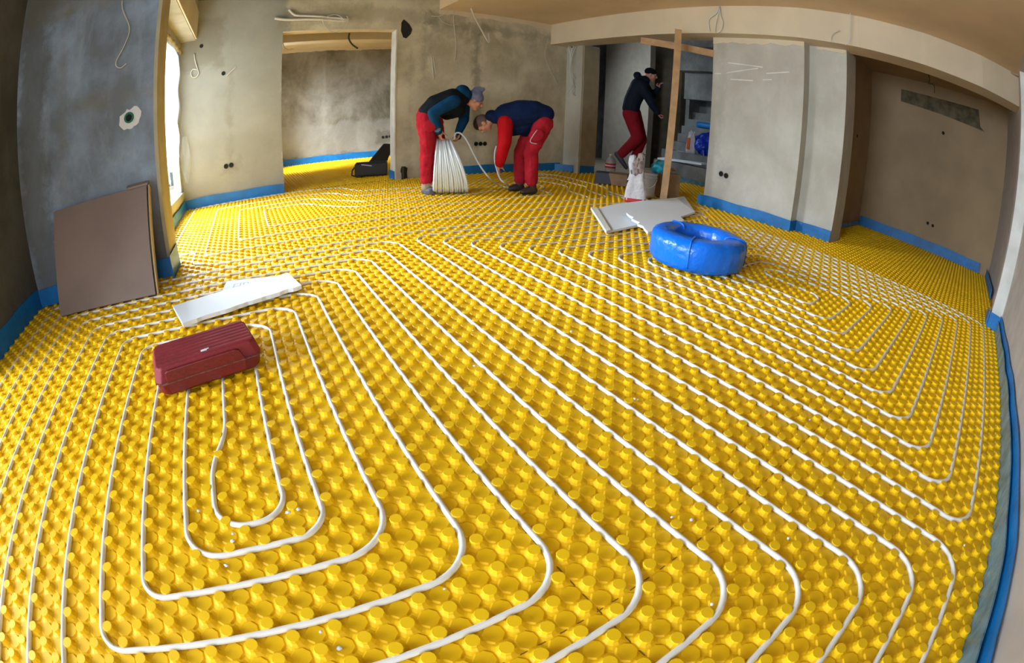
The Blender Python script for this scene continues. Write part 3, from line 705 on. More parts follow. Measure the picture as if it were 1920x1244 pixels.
# ------------------------------------------------------------------ leaning prop timber
def beam_between(name, a, b, w_, d_, m, side):
    a = Vector(a); b = Vector(b); t = (b - a).normalized(); s = (side - t * side.dot(t)).normalized(); u = t.cross(s)
    V = []
    for p in (a, b):
        for (i, j) in ((-1, -1), (1, -1), (1, 1), (-1, 1)): V.append(W(*(p + s * i * w_ / 2 + u * j * d_ / 2)))
    return mesh_obj(name, V, [(0, 1, 2, 3), (7, 6, 5, 4), (0, 4, 5, 1), (1, 5, 6, 2), (2, 6, 7, 3), (3, 7, 4, 0)], m)
side = Vector((.62, -.78, 0))
tb, tt = onX((1243, 377), 97.2), onX((1272, 56), 100.5)
o = beam_between('prop_timber', (tb.x, tb.y, .25), tt, 1.75, 1.2, M['wood'], side); tag(o, 'tall pale timber prop standing at a slight lean before the stair opening', 'timber prop')
a, b = onX((1202, 76), 103.0), onX((1339, 101), 110.2)
o = beam_between('cross_timber', a, b, .6, 1.9, M['wood'], Vector((1, 0, 0))); tag(o, 'horizontal timber batten behind the top of the tall prop', 'timber batten')

# ------------------------------------------------------------------ wall fittings
def disc(name, c, axis, r, depth, m, parent=None, n=16):
    c = Vector(c); ax = Vector(axis).normalized(); a = ax.cross(Vector((0, 0, 1))).normalized(); b = Vector((0, 0, 1))
    V = []
    for off in (-depth / 2, depth / 2):
        for k in range(n): t = 2 * math.pi * k / n; V.append(W(*(c + ax * off + a * r * math.cos(t) + b * r * math.sin(t))))
    F = [tuple(range(n - 1, -1, -1)), tuple(range(n, 2 * n))] + [(k, (k + 1) % n, n + (k + 1) % n, n + k) for k in range(n)]
    return mesh_obj(name, V, F, m, parent)
def ringd(c, axis, r0, r1, m, name, parent):
    c = Vector(c); ax = Vector(axis).normalized(); a = ax.cross(Vector((0, 0, 1))).normalized(); b = Vector((0, 0, 1))
    pts = [W(*(c + ax * .05 + a * r0 * math.cos(t) + b * r0 * math.sin(t))) for t in np.linspace(0, 2 * math.pi, 20, endpoint=False)]
    return tube(name, pts, (r1 - r0) * U, m, parent, n=6, closed=True)
def sockets(label, centres, axis):
    e = empty('socket_box', W(*centres[0])); tag(e, label, 'socket box')
    for c in centres:
        d = disc('box_opening', c, axis, .62, .14, M['dark']); r = ringd(c, axis, .62, .72, M['black'], 'rim', None); adopt(e, d, r)
sockets('pair of black empty socket boxes low on the back wall near the window corner', [(-.15, 130.95, 9.9), (1.35, 130.95, 10.0)], (0, -1, 0))
sockets('row of three empty socket boxes low on the wall between the two bending workers', [(76.1, 130.95, 9.6), (77.7, 130.95, 9.6), (79.3, 130.95, 9.6)], (0, -1, 0))
sockets('row of three empty socket boxes on the rear wall of the recess', [(71.6, 215.95, 9.2), (73.4, 215.95, 9.3), (75.2, 215.95, 9.4)], (0, -1, 0))
sockets('pair of empty socket boxes low on the wide grey column', [(109.95, 64.2, 9.2), (109.95, 62.6, 9.0)], (-1, 0, 0))
for (c, ax, lb, r) in (((-7.0, 130.95, 44.4), (0, -1, 0), 'small round hole high on the back wall below the window lintel', .55), ((-.3, 130.95, 35.6), (0, -1, 0), 'dark patch of a filled hole beside short cable ends on the back wall', .6),
                       ((165.95, 10.8, 37.8), (-1, 0, 0), 'tiny dark hole under the damp stain in the right passage', .55), ((165.95, 12.6, 8.4), (-1, 0, 0), 'left of two small holes low on the passage wall', .5), ((165.95, 10.6, 8.2), (-1, 0, 0), 'right of two small holes low on the passage wall', .5),
                       ((148.6, 38.45, 28), (0, -1, 0), 'small dark hole on the shaded side wall of the passage', .5), ((99.9, -13.65, 8.2), (0, 1, 0), 'dark hole low on the grey wall at the right edge', .6)):
    o = disc('wall_hole', c, ax, r, .12, M['dark']); tag(o, lb, 'hole')
# green pipe stub with fresh plaster
e = empty('pipe_stub', W(-12.3, 68.9, 23.8)); tag(e, 'open green pipe end set in a patch of fresh white plaster on the left pier', 'pipe stub')
bm = bmesh.new(); vs = []; rnd = random.Random(3)
for k in range(22):
    a = 2 * math.pi * k / 22; r = 1.55 * (1 + .22 * math.sin(2 * a + 1) + rnd.uniform(-.12, .12)); vs.append(bm.verts.new(W(-12.1 + r * math.cos(a), 68.88, 23.7 + r * 1.15 * math.sin(a))))
f = bm.faces.new(vs); ex = bmesh.ops.extrude_face_region(bm, geom=[f]); bmesh.ops.translate(bm, verts=[v for v in ex['geom'] if isinstance(v, bmesh.types.BMVert)], vec=(0, .01, 0))
pl = bm_obj('plaster_patch', bm, M['whiteplaster']); d1 = disc('pipe_bore', (-12.3, 68.8, 23.8), (0, -1, 0), .62, .12, M['dark']); r1 = ringd((-12.3, 68.78, 23.8), (0, -1, 0), .64, .82, M['green'], 'pipe_rim', None)
adopt(e, pl, d1, r1)
# open duct boxes
def duct(label, px, y, pts_open, m):
    bm = bmesh.new(); vs = [bm.verts.new(W(*(onY(q, y)))) for q in pts_open]; f = bm.faces.new(vs)
    ex = bmesh.ops.extrude_face_region(bm, geom=[f]); bmesh.ops.translate(bm, verts=[v for v in ex['geom'] if isinstance(v, bmesh.types.BMVert)], vec=(0, .012, 0))
    o = bm_obj('wall_recess', bm, m); tag(o, label, 'recess'); return o
duct('ragged dark recess with conduit above the right of the doorless opening', None, 130.85, [(753, 42), (757, 36), (762, 40), (768, 46), (773, 55), (770, 64), (762, 72), (756, 70), (752, 58)], M['black'])
o = duct('narrow dark slot with corrugated conduit at the foot of the wall by the opening', None, 130.85, [(752, 315), (757, 313), (764, 315), (763, 324), (764, 337), (753, 338), (754, 328), (751, 322)], M['black'])
tube('corrugated_conduit', [Vector(W(51.7, 130.3, z)) for z in np.arange(0, 3.8, .09)], .035, M['black'], o, n=10, rad=[.030 + (.006 if i % 2 else 0) for i in range(len(np.arange(0, 3.8, .09)))])
CABN = 0
def cable(label, pts, y=None, x=None, z=None, r=.1, m='cable', off=.35, closed=False):
    P = []
    for i, q in enumerate(pts):
        P.append(onY(q, y - off) if y is not None else (onX(q, x - off) if x is not None else onZ(q, z)))
    o = tube('cable', [W(*q) for q in smooth_path(P, 5)], r * U, M[m], n=6, closed=closed); tag(o, label, 'cable'); return o
cable('thin white cable hanging in a hook down the left concrete pier', [(229, 0), (230, 18), (241, 45), (242, 62), (232, 88), (219, 112), (218, 124), (227, 127), (237, 119)], y=69, r=.09)
cable('curled white cable on the back wall by the window', [(364, 100), (366, 115), (370, 128), (372, 138), (367, 145), (360, 144), (358, 136), (362, 130), (369, 131)], y=131, r=.14)
cable('short white cable end crossing the dark wall patch', [(424, 143), (433, 134), (442, 126)], y=131, r=.13)
cable('thick white conduit with a bent end running along the wall over the opening', [(542, 18), (550, 26), (560, 29), (600, 31), (650, 36)], y=131, r=.42, off=.6)
cable('thick straight white conduit lowest of the two over the opening', [(515, 34), (540, 37), (590, 36), (640, 39), (652, 36)], y=131, r=.42, off=.6)
cable('thin cable looped round the two white conduits', [(650, 30), (653, 38), (646, 52), (632, 60), (616, 57), (607, 45), (606, 36), (618, 29), (632, 28), (645, 36)], y=131, r=.1, off=1.3)
cable('thin pale cable hanging in the recess behind the opening', [(529, 75), (533, 88), (540, 93), (550, 91)], y=136.5, r=.12)
cable('dark cable curving down from the recess ceiling', [(655, 62), (654, 72), (660, 83), (671, 91)], y=150, r=.3, m='cabledark')
cable('pale cable curling from the ceiling edge over the first worker', [(861, 0), (845, 18), (825, 30), (809, 30)], y=128, r=.12)
cable('long thin pale cable hanging straight behind the first worker', [(850, 16), (851, 45), (855, 80), (854, 104), (852, 113)], y=131, r=.1)
cable('pale cable arc low under the ceiling edge', [(822, 32), (832, 42), (845, 47), (857, 46)], y=131, r=.09)
cable('thick white cable hanging from the ceiling and ending in a short hook', [(882, 0), (884, 18), (895, 42), (906, 62), (917, 80), (916, 62)], y=126, r=.22)
cable('pair of short thin cable ends hanging left of the beanie worker', [(809, 106), (811, 125), (813, 149)], y=131, r=.12)
cable('second short thin cable end beside its twin on the back wall', [(812, 106), (815, 125), (818, 139)], y=131, r=.09)
cable('thin pale cable hanging down the wall right of the second worker', [(1028, 72), (1023, 92), (1023, 110), (1032, 132), (1046, 160)], y=131, r=.1)
for i, pts in enumerate([[(1066, 85), (1069, 105), (1070, 130), (1075, 155), (1064, 176)], [(1076, 86), (1070, 104), (1073, 138), (1086, 160), (1088, 175)], [(1081, 86), (1072, 108), (1070, 140), (1078, 168), (1072, 175)], [(1072, 140), (1082, 150), (1087, 160)]]):
    cable(['straight grey cable of the bundle on the corner column', 'grey cable of the column bundle that swings out right', 'grey cable of the column bundle that crosses its neighbours', 'short grey cable branching off the column bundle'][i], pts, y=126.5, r=.16, off=.3 + .15 * i, m='bead')
cable('grey cable wound in a ring below the bundle on the corner column', [(1079, 165), (1086, 164), (1089, 171), (1086, 178), (1078, 179), (1073, 173), (1076, 166), (1083, 163)], y=126, r=.14, m='bead')
o = disc('junction_hole', onX((1073, 85.5), 111.2), (-1, 0, 0), .8, .2, M['dark']); tag(o, 'dark hole at the top of the corner column where grey cables come out', 'hole')
for i, pts in enumerate([[(1349, 12), (1343, 25), (1330, 36), (1329, 48), (1331, 58)], [(1350, 12), (1346, 30), (1342, 45), (1341, 60)], [(1349, 12), (1351, 30), (1355, 42), (1353, 55), (1346, 62)]]):
    cable(['left hanging cable of the three on the beam over the prop', 'middle hanging cable of the three on the beam over the prop', 'right hanging cable of the three on the beam over the prop'][i], pts, x=105.1, r=.13, m='bead')
cable('thin cable hanging down the beam above the second column', [(1594, 24), (1595, 40), (1594, 60), (1592, 78), (1585, 85)], x=108.0, r=.1, off=1.6, m='bead')
cable('small cable loop on the beam left of the long thin cable', [(1574, 56), (1563, 62), (1558, 70), (1559, 76)], x=108.0, r=.1, off=1.2, m='bead')
cable('thin cable hanging in the shaded passage by the damp stain', [(1740, 136), (1743, 148), (1742, 156), (1751, 160), (1752, 175)], x=150, r=.12, m='cabledark')
# ring on the lintel
r_ = ringd(Vector(onX((321, 12), -10.8)) * 1, (0, -.3, 1), .9, 1.2, M['paper'], 'metal_ring', None) if False else None

# ------------------------------------------------------------------ people
class Body:
    def __init__(s, base_px, D, off=(0, 0)):
        s.n = None
        d = ray(*base_px); s.n = Vector((d.x, d.y, 0)).normalized(); s.D = D
    def P(s, px, py, o=0):
        d = ray(px, py); t = (s.D + o) / d.dot(s.n); return CAMP + d * t
def capsule(V, F, a, b, ra, rb, n=14, m=5):
    a = Vector(a); b = Vector(b); t = b - a
    L = t.length
    t = t / L if L > 1e-6 else Vector((0, 0, 1))
    q = t.to_track_quat('Z', 'Y'); base = len(V)
    rings = [(a, ra, -math.pi / 2 + math.pi / 2 * i / m) for i in range(1, m + 1)] + [(b, rb, math.pi / 2 * i / m) for i in range(0, m)]
    V.append(a - t * ra)
    for (c, r, ph) in rings:
        for k in range(n):
            an = 2 * math.pi * k / n
            V.append(c + t * r * math.sin(ph) + q @ Vector((math.cos(an), math.sin(an), 0)) * r * math.cos(ph))
    V.append(b + t * rb); R = len(rings)
    for k in range(n): F.append((base, base + 1 + (k + 1) % n, base + 1 + k))
    for i in range(R - 1):
        for k in range(n): x = base + 1 + i * n; F.append((x + k, x + (k + 1) % n, x + n + (k + 1) % n, x + n + k))
    x = base + 1 + (R - 1) * n; top = len(V) - 1
    for k in range(n): F.append((x + k, x + (k + 1) % n, top))
def ellipsoid(V, F, c, ax, rr, n=20, m=12):      # ax: 3 unit vectors, rr: 3 radii
    base = len(V); c = Vector(c)
    V.append(c - ax[2] * rr[2])
    for i in range(1, m):
        ph = -math.pi / 2 + math.pi * i / m
        for k in range(n):
            a = 2 * math.pi * k / n
            V.append(c + ax[0] * rr[0] * math.cos(a) * math.cos(ph) + ax[1] * rr[1] * math.sin(a) * math.cos(ph) + ax[2] * rr[2] * math.sin(ph))
    V.append(c + ax[2] * rr[2])
    for k in range(n): F.append((base, base + 1 + (k + 1) % n, base + 1 + k))
    for i in range(m - 2):
        x = base + 1 + i * n
        for k in range(n): F.append((x + k, x + (k + 1) % n, x + n + (k + 1) % n, x + n + k))
    x = base + 1 + (m - 2) * n
    for k in range(n): F.append((x + k, x + (k + 1) % n, len(V) - 1))
def blob(name, shapes, m, parent=None, voxel=.012, sm=4, wr=0):
    V = []; F = []
    for s in shapes:
        if s[0] == 'c': capsule(V, F, *s[1:])
        else: ellipsoid(V, F, *s[1:])
    o = mesh_obj(name, [W(*v) for v in V], F, m, parent)
    r = o.modifiers.new('remesh', 'REMESH'); r.mode = 'VOXEL'; r.voxel_size = voxel; r.use_smooth_shade = True
    if sm:
        s = o.modifiers.new('smooth', 'SMOOTH'); s.factor = .5; s.iterations = sm
    if wr:
        tx = bpy.data.textures.new('folds', 'CLOUDS'); tx.noise_scale = .09; tx.noise_depth = 2
        d = o.modifiers.new('folds', 'DISPLACE'); d.texture = tx; d.strength = wr; d.mid_level = .5; d.texture_coords = 'GLOBAL'
    return o
def chain(pts, rad):
    return [('c', pts[i], pts[i + 1], rad[i], rad[i + 1]) for i in range(len(pts) - 1)]
def fingers(wrist, palm, dirn, spread, curl, scale=1, thumb=None):
    """palm and five bent fingers; dirn: finger direction, spread: across the palm, curl: towards the palm side"""
    dirn = dirn.normalized(); spread = (spread - dirn * spread.dot(dirn)).normalized(); curl = (curl - dirn * curl.dot(dirn)).normalized()
    S = []
    for k in (-.45, 0, .45): S.append(('c', wrist + spread * k * .5 * scale, palm + spread * k * 1.0 * scale, .42 * scale, .36 * scale))
    for i, (off, ln) in enumerate(((-.68, 1.25), (-.24, 1.5), (.22, 1.4), (.64, 1.1))):
        a = palm + spread * off * scale + dirn * .2 * scale; ln *= scale
        b = a + (dirn * .85 + curl * .25).normalized() * ln * .5; c = b + (dirn * .5 + curl * .8).normalized() * ln * .35; d = c + (dirn * .1 + curl).normalized() * ln * .25
        S += chain([a, b, c, d], [.19 * scale, .18 * scale, .165 * scale, .15 * scale])
    th = thumb if thumb is not None else -spread
    a = wrist + (palm - wrist) * .35 + th * .45 * scale
    b = a + (th * .8 + dirn * .6 + curl * .35).normalized() * .7 * scale; c = b + (dirn * .8 + curl * .5 + th * .1).normalized() * .6 * scale
    S += chain([a, b, c], [.25 * scale, .2 * scale, .17 * scale])
    return S
def head_shapes(c, up, fwd, s=1.0):
    up = up.normalized(); fwd = (fwd - up * fwd.dot(up)).normalized(); sd = up.cross(fwd).normalized()
    S = [('e', c + up * .25 * s, (fwd, sd, up), (1.95 * s, 1.5 * s, 1.95 * s)), ('e', c - up * .85 * s + fwd * .45 * s, (fwd, sd, up), (1.35 * s, 1.2 * s, 1.35 * s)),
         ('c', c - up * 1.9 * s + fwd * 1.1 * s, c - up * 1.8 * s + fwd * .9 * s, .5 * s, .6 * s),
         ('c', c + fwd * 1.85 * s + up * .12 * s, c + fwd * 2.2 * s - up * .55 * s, .2 * s, .32 * s),          # nose
         ('c', c + fwd * 1.72 * s + up * .32 * s + sd * .7 * s, c + fwd * 1.72 * s + up * .32 * s - sd * .7 * s, .24 * s, .24 * s),  # brow
         ('c', c + fwd * 1.68 * s - up * 1.12 * s + sd * .4 * s, c + fwd * 1.68 * s - up * 1.12 * s - sd * .4 * s, .22 * s, .22 * s)]
    for k in (-1, 1):
        S.append(('e', c + sd * 1.55 * s * k - up * .25 * s - fwd * .1 * s, (fwd, sd, up), (.42 * s, .2 * s, .62 * s)))
        S.append(('e', c + sd * .85 * s * k - up * .55 * s + fwd * 1.15 * s, (fwd, sd, up), (.5 * s, .5 * s, .5 * s)))
    return S, sd, up, fwd
def face_bits(body, c, up, fwd, sd, s=1.0):
    for k in (-1, 1):
        blob('eye', [('e', c + fwd * 1.78 * s + sd * .6 * s * k + up * .0 * s, (fwd, sd, up), (.16, .27, .13))], M['eye'], body, .004, 0)
        blob('eyebrow', [('c', c + fwd * 1.9 * s + sd * .35 * s * k + up * .48 * s, c + fwd * 1.75 * s + sd * .95 * s * k + up * .45 * s, .08, .06)], M['hair'], body, .004, 0)
    blob('lips', [('c', c + fwd * 1.88 * s - up * 1.12 * s + sd * .35 * s, c + fwd * 1.88 * s - up * 1.12 * s - sd * .35 * s, .1, .1)], M['lips'], body, .004, 0)
def shoe(body, heel, toe, m, name='shoe', up=Vector((0, 0, 1)), s=1.0):
    heel = Vector(heel); toe = Vector(toe); d = (toe - heel).normalized()
    S = [('c', heel + up * .75 * s, heel + up * .8 * s + d * 1.6 * s, .95 * s, .95 * s), ('c', heel + d * 1.6 * s + up * .75 * s, toe - d * .5 * s + up * .55 * s, .98 * s, .68 * s), ('c', heel + up * 1.0 * s + d * .3 * s, heel + up * 2.0 * s + d * .4 * s, .9 * s, .95 * s)]
    o = blob(name, S, m, body, .009, 3)
    P0 = heel + up * .18 * s; sdv = d.cross(up).normalized()
    S2 = [('e', heel + d * 1.0 * s + up * .25 * s, (d, sdv, up), (1.9 * s, 1.0 * s, .28 * s)), ('e', toe - d * 1.4 * s + up * .25 * s, (d, sdv, up), (1.75 * s, 1.0 * s, .28 * s))]
    so = blob('sole', S2, M['black'] if m is not M['shoe'] else M['shoe'], o, .009, 2)
    return o
Z3 = Vector((0, 0, 1))
PIPE_PTS = {}

def worker_one():
    b = Body((812, 350), 110.5); P = b.P; nn = b.n
    acr = Vector((nn.y, -nn.x, 0))    # screen right on the floor
    hipN, hipF = P(798, 222, -1.9), P(812, 224, 1.9)
    kneeN, kneeF = P(800, 272, -2.2), P(822, 272, 2.2)
    ankN, ankF = P(799, 336, -1.8), P(820, 333, 2.6)
    pel = P(803, 213); waist = P(818, 199); chest = P(848, 189); neck = P(872, 182); headc = P(890, 188)
    shN, shF = P(850, 190, -3.4), P(868, 196, 3.4)
    elN, elF = P(812, 212, -4.6), P(870, 224, 4.0)
    wrN, wrF = P(822, 246, -2.6), P(860, 247, 2.2)
    haN, haF = P(826, 252, -2.2), P(860, 256, 1.8)
    up = (P(903, 165) - P(882, 205)); fw = (P(906, 204) - P(889, 188))
    hs, sd, u_, f_ = head_shapes(headc, up, fw, .95)
    S = hs + chain([headc - u_ * .8, neck, chest], [1.15, 1.2, 2.2]) + chain([chest, waist, pel], [2.2, 2.0, 2.2])
    for (sh, el, wr, ha, k) in ((shN, elN, wrN, haN, -1), (shF, elF, wrF, haF, 1)):
        S += chain([chest, sh, el, wr, ha], [1.6, 1.05, .85, .5, .42])
    dN = P(820, 266, -2.4) - haN; S += fingers(haN - dN * .25, haN + dN * .2, dN + acr * .9, nn * -1 + acr * .3, acr * .9 - Z3 * .3, .95, thumb=(acr + Z3 * .2).normalized())
    dF = P(856, 268, 1.0) - haF; S += fingers(haF - dF * .25, haF + dF * .2, dF, nn, -acr, .95, thumb=(-acr).normalized())
    S += chain([hipN, kneeN, ankN, ankN - Z3 * .9 + acr * .8], [1.7, 1.2, .75, .7]) + chain([hipF, kneeF, ankF, ankF - Z3 * .9 + acr * .8], [1.7, 1.2, .75, .7]) + [('c', pel, hipN, 2, 1.7), ('c', pel, hipF, 2, 1.7)]
    body = blob('person', S, M['skin'], None, .0075, 2)
    tag(body, 'worker in grey beanie, black vest and red trousers, bending to hold the white pipe coil', 'person')
    blob('trousers', chain([hipN, kneeN + acr * .2, ankN], [2.35, 1.75, 1.5]) + chain([hipF, kneeF, ankF], [2.35, 1.75, 1.45]) + [('c', pel + nn * -1.1, hipN, 2.5, 2.3), ('c', pel + nn * 1.1, hipF, 2.5, 2.3), ('c', ankN, ankN - Z3 * .5, 1.5, 1.35)], M['redtrouser'], body, .012, 2, .03)
    pk = P(806, 236, -4.1); blob('pocket', [('e', pk, (acr, Z3, nn), (1.5, 1.5, .45))], M['redtrouser'], body, .01, 2)
    vt = []
    for k in (-1.7, 0, 1.7): vt += chain([pel + nn * k + Z3 * .3, waist + nn * k, chest + nn * k, P(866, 184, k * .8)], [2.3, 2.75, 2.95, 1.9])
    vt += [('c', P(858, 205, -1.0), P(838, 214, .5), 2.0, 1.5)]
    blob('vest', vt, M['vest'], body, .013, 4, .008)
    slv = []
    for (sh, el, wr) in ((shN, elN, wrN), (shF, elF, wrF)): slv += chain([sh, el, wr], [1.75, 1.3, .95])
    slv += [('c', shN, shF, 1.6, 1.6)]
    blob('hoodie', slv, M['hood'], body, .011, 3, .008)
    blob('hood', [('c', P(866, 172, -1.4), P(868, 172, 1.4), 1.7, 1.7), ('c', P(872, 178, -1.4), P(874, 179, 1.4), 1.6, 1.6)], M['hood'], body, .011, 3, .008)
    cf = (wrN - elN).normalized(); blob('cuff', [('c', wrN - cf * 1.2, wrN - cf * .2, 1.02, .95)], M['knit'], body, .008, 1)
    cf = (wrF - elF).normalized(); blob('glove', [('c', wrF - cf * .8, wrF, .95, .8), ('c', haF, haF + (haF - wrF) * .2, .7, .6)], M['black'], body, .008, 1)
    hc = headc + u_ * .75 - f_ * .15
    bn = blob('beanie', [('e', hc, (f_, sd, u_), (2.05, 1.78, 1.75)), ('e', hc + u_ * 1.0 - f_ * .2, (f_, sd, u_), (1.4, 1.3, 1.2)), ('c', hc + u_ * 1.9 + f_ * .3, hc + u_ * 2.5 + f_ * .7, .75, .5), ('c', hc + u_ * 1.6 - f_ * .8, hc + u_ * 2.3 - f_ * .2, .7, .5)], M['knit'], body, .008, 1, .006)
    face_bits(body, headc, u_, f_, sd, .95)
    t = P(813, 353, -3.0); h = P(797, 350, -1.6); h.z = t.z = .28
    s1 = shoe(body, h, t, M['shoe']); blob('shoe_collar', [('c', ankN - Z3 * 1.9, ankN - Z3 * .4, 1.15, 1.25)], M['shoebeige'], body, .008, 1)
    h = P(818, 346, 2.6); t = P(832, 350, 1.6); h.z = t.z = .28; shoe(body, h, t, M['shoe'])
    return b
def worker_two():
    b = Body((985, 358), 112.0); P = b.P; nn = b.n
    acr = Vector((nn.y, -nn.x, 0))
    hipN, hipF = P(1018, 232, -1.9), P(1004, 236, 1.9)
    kneeN, kneeF = P(996, 284, -2.0), P(976, 286, 2.0)
    ankN, ankF = P(996, 338, -1.7), P(975, 336, 2.2)
    pel = P(1016, 222); waist = P(995, 214); chest = P(955, 217); neck = P(926, 219); headc = P(906, 231)
    shN, shF = P(948, 228, -3.4), P(946, 226, 3.4)
    elN, elF = P(946, 268, -3.9), P(946, 266, 3.2)
    wrN, wrF = P(937, 306, -2.0), P(936, 303, 2.0)
    haN, haF = P(935, 315, -1.6), P(934, 311, 1.4)
    up = (P(885, 226) - P(915, 234)); fw = (P(912, 247) - P(905, 231))
    hs, sd, u_, f_ = head_shapes(headc, up, fw, .98)
    S = hs + chain([headc - u_ * .8, neck, chest], [1.15, 1.25, 2.2]) + chain([chest, waist, pel], [2.2, 2.1, 2.2])
    for (sh, el, wr, ha) in ((shN, elN, wrN, haN), (shF, elF, wrF, haF)): S += chain([chest, sh, el, wr, ha], [1.6, 1.1, .85, .5, .42])
    dN = P(935, 331, -1.2) - haN; S += fingers(haN - dN * .2, haN + dN * .2, dN, nn, acr, .95, thumb=(acr).normalized())
    dF = P(932, 326, .8) - haF; S += fingers(haF - dF * .2, haF + dF * .2, dF, nn, acr, .95, thumb=(acr).normalized())
    S += chain([hipN, kneeN, ankN, ankN - Z3 * .9 - acr * .8], [1.7, 1.2, .75, .7]) + chain([hipF, kneeF, ankF, ankF - Z3 * .9 - acr * .8], [1.7, 1.2, .75, .7]) + [('c', pel, hipN, 2, 1.7), ('c', pel, hipF, 2, 1.7)]
    body = blob('person', S, M['skin'], None, .0075, 2)
    tag(body, 'bareheaded worker in navy vest, red sleeves and red trousers, bent double laying pipe', 'person')
    blob('trousers', chain([hipN, kneeN, ankN], [2.45, 1.8, 1.6]) + chain([hipF, kneeF, ankF], [2.35, 1.7, 1.55]) + [('c', pel - nn * 1.1 + Z3 * .3, hipN, 2.4, 2.4), ('c', pel + nn * 1.1 + Z3 * .3, hipF, 2.4, 2.3)], M['redtrouser'], body, .012, 2, .03)
    pk = P(1006, 254, -4.3); pa = (P(1020, 246, -4.3) - P(996, 262, -4.3)).normalized(); pb = pa.cross(nn)
    blob('pocket', [('e', pk, (pa, pb, nn), (1.9, 1.6, .45))], M['redtrouser'], body, .01, 2)
    q = [P(1007, 244, -4.75), P(994, 265, -4.6), P(1007, 270, -4.5)]
    tube('reflective_tape', [W(*v) for v in smooth_path(q, 4)], .1 * U, M['coillow'], body, n=6)
    vt = []
    for k in (-1.7, 0, 1.7): vt += chain([P(1022, 214, k), P(1000, 211, k), P(975, 213, k), P(950, 217, k), P(930, 220, k * .7)], [2.2, 3.0, 3.35, 3.0, 1.7])
    vt += [('c', P(985, 232, -.8), P(960, 236, -.5), 2.6, 2.6), ('c', P(1000, 236, 0), P(985, 240, 0), 2.0, 2.2)]
    blob('vest', vt, M['navy'], body, .013, 4, .01)
    blob('collar', [('c', P(921, 217, -1.0), P(923, 217, 1.2), 1.45, 1.45)], M['navy'], body, .01, 2)
    slv = []
    for (sh, el, wr) in ((shN, elN, wrN), (shF, elF, wrF)): slv += chain([sh, el, wr], [1.9, 1.6, 1.15])
    slv += [('c', shN, shF, 1.5, 1.5)]
    blob('sleeves', slv, M['redshirt'], body, .011, 3, .01)
    hc = headc + u_ * .42 - f_ * .2
    blob('cropped_hair', [('e', hc, (f_, sd, u_), (1.92, 1.60, 1.75))], M['shaved'], body, .008, 1)
    blob('top_hair', [('e', headc + u_ * .95 + f_ * .1, (f_, sd, u_), (1.95, 1.35, 1.40))], M['hair'], body, .008, 1, .005)
    face_bits(body, headc, u_, f_, sd, .98)
    h = P(1001, 350, -1.4); t = P(977, 356, -3.4); h.z = t.z = .28; shoe(body, h, t, M['shoedark'])
    h = P(977, 347, 2.2); t = P(954, 352, .8); h.z = t.z = .28; shoe(body, h, t, M['shoedark'])
    return b
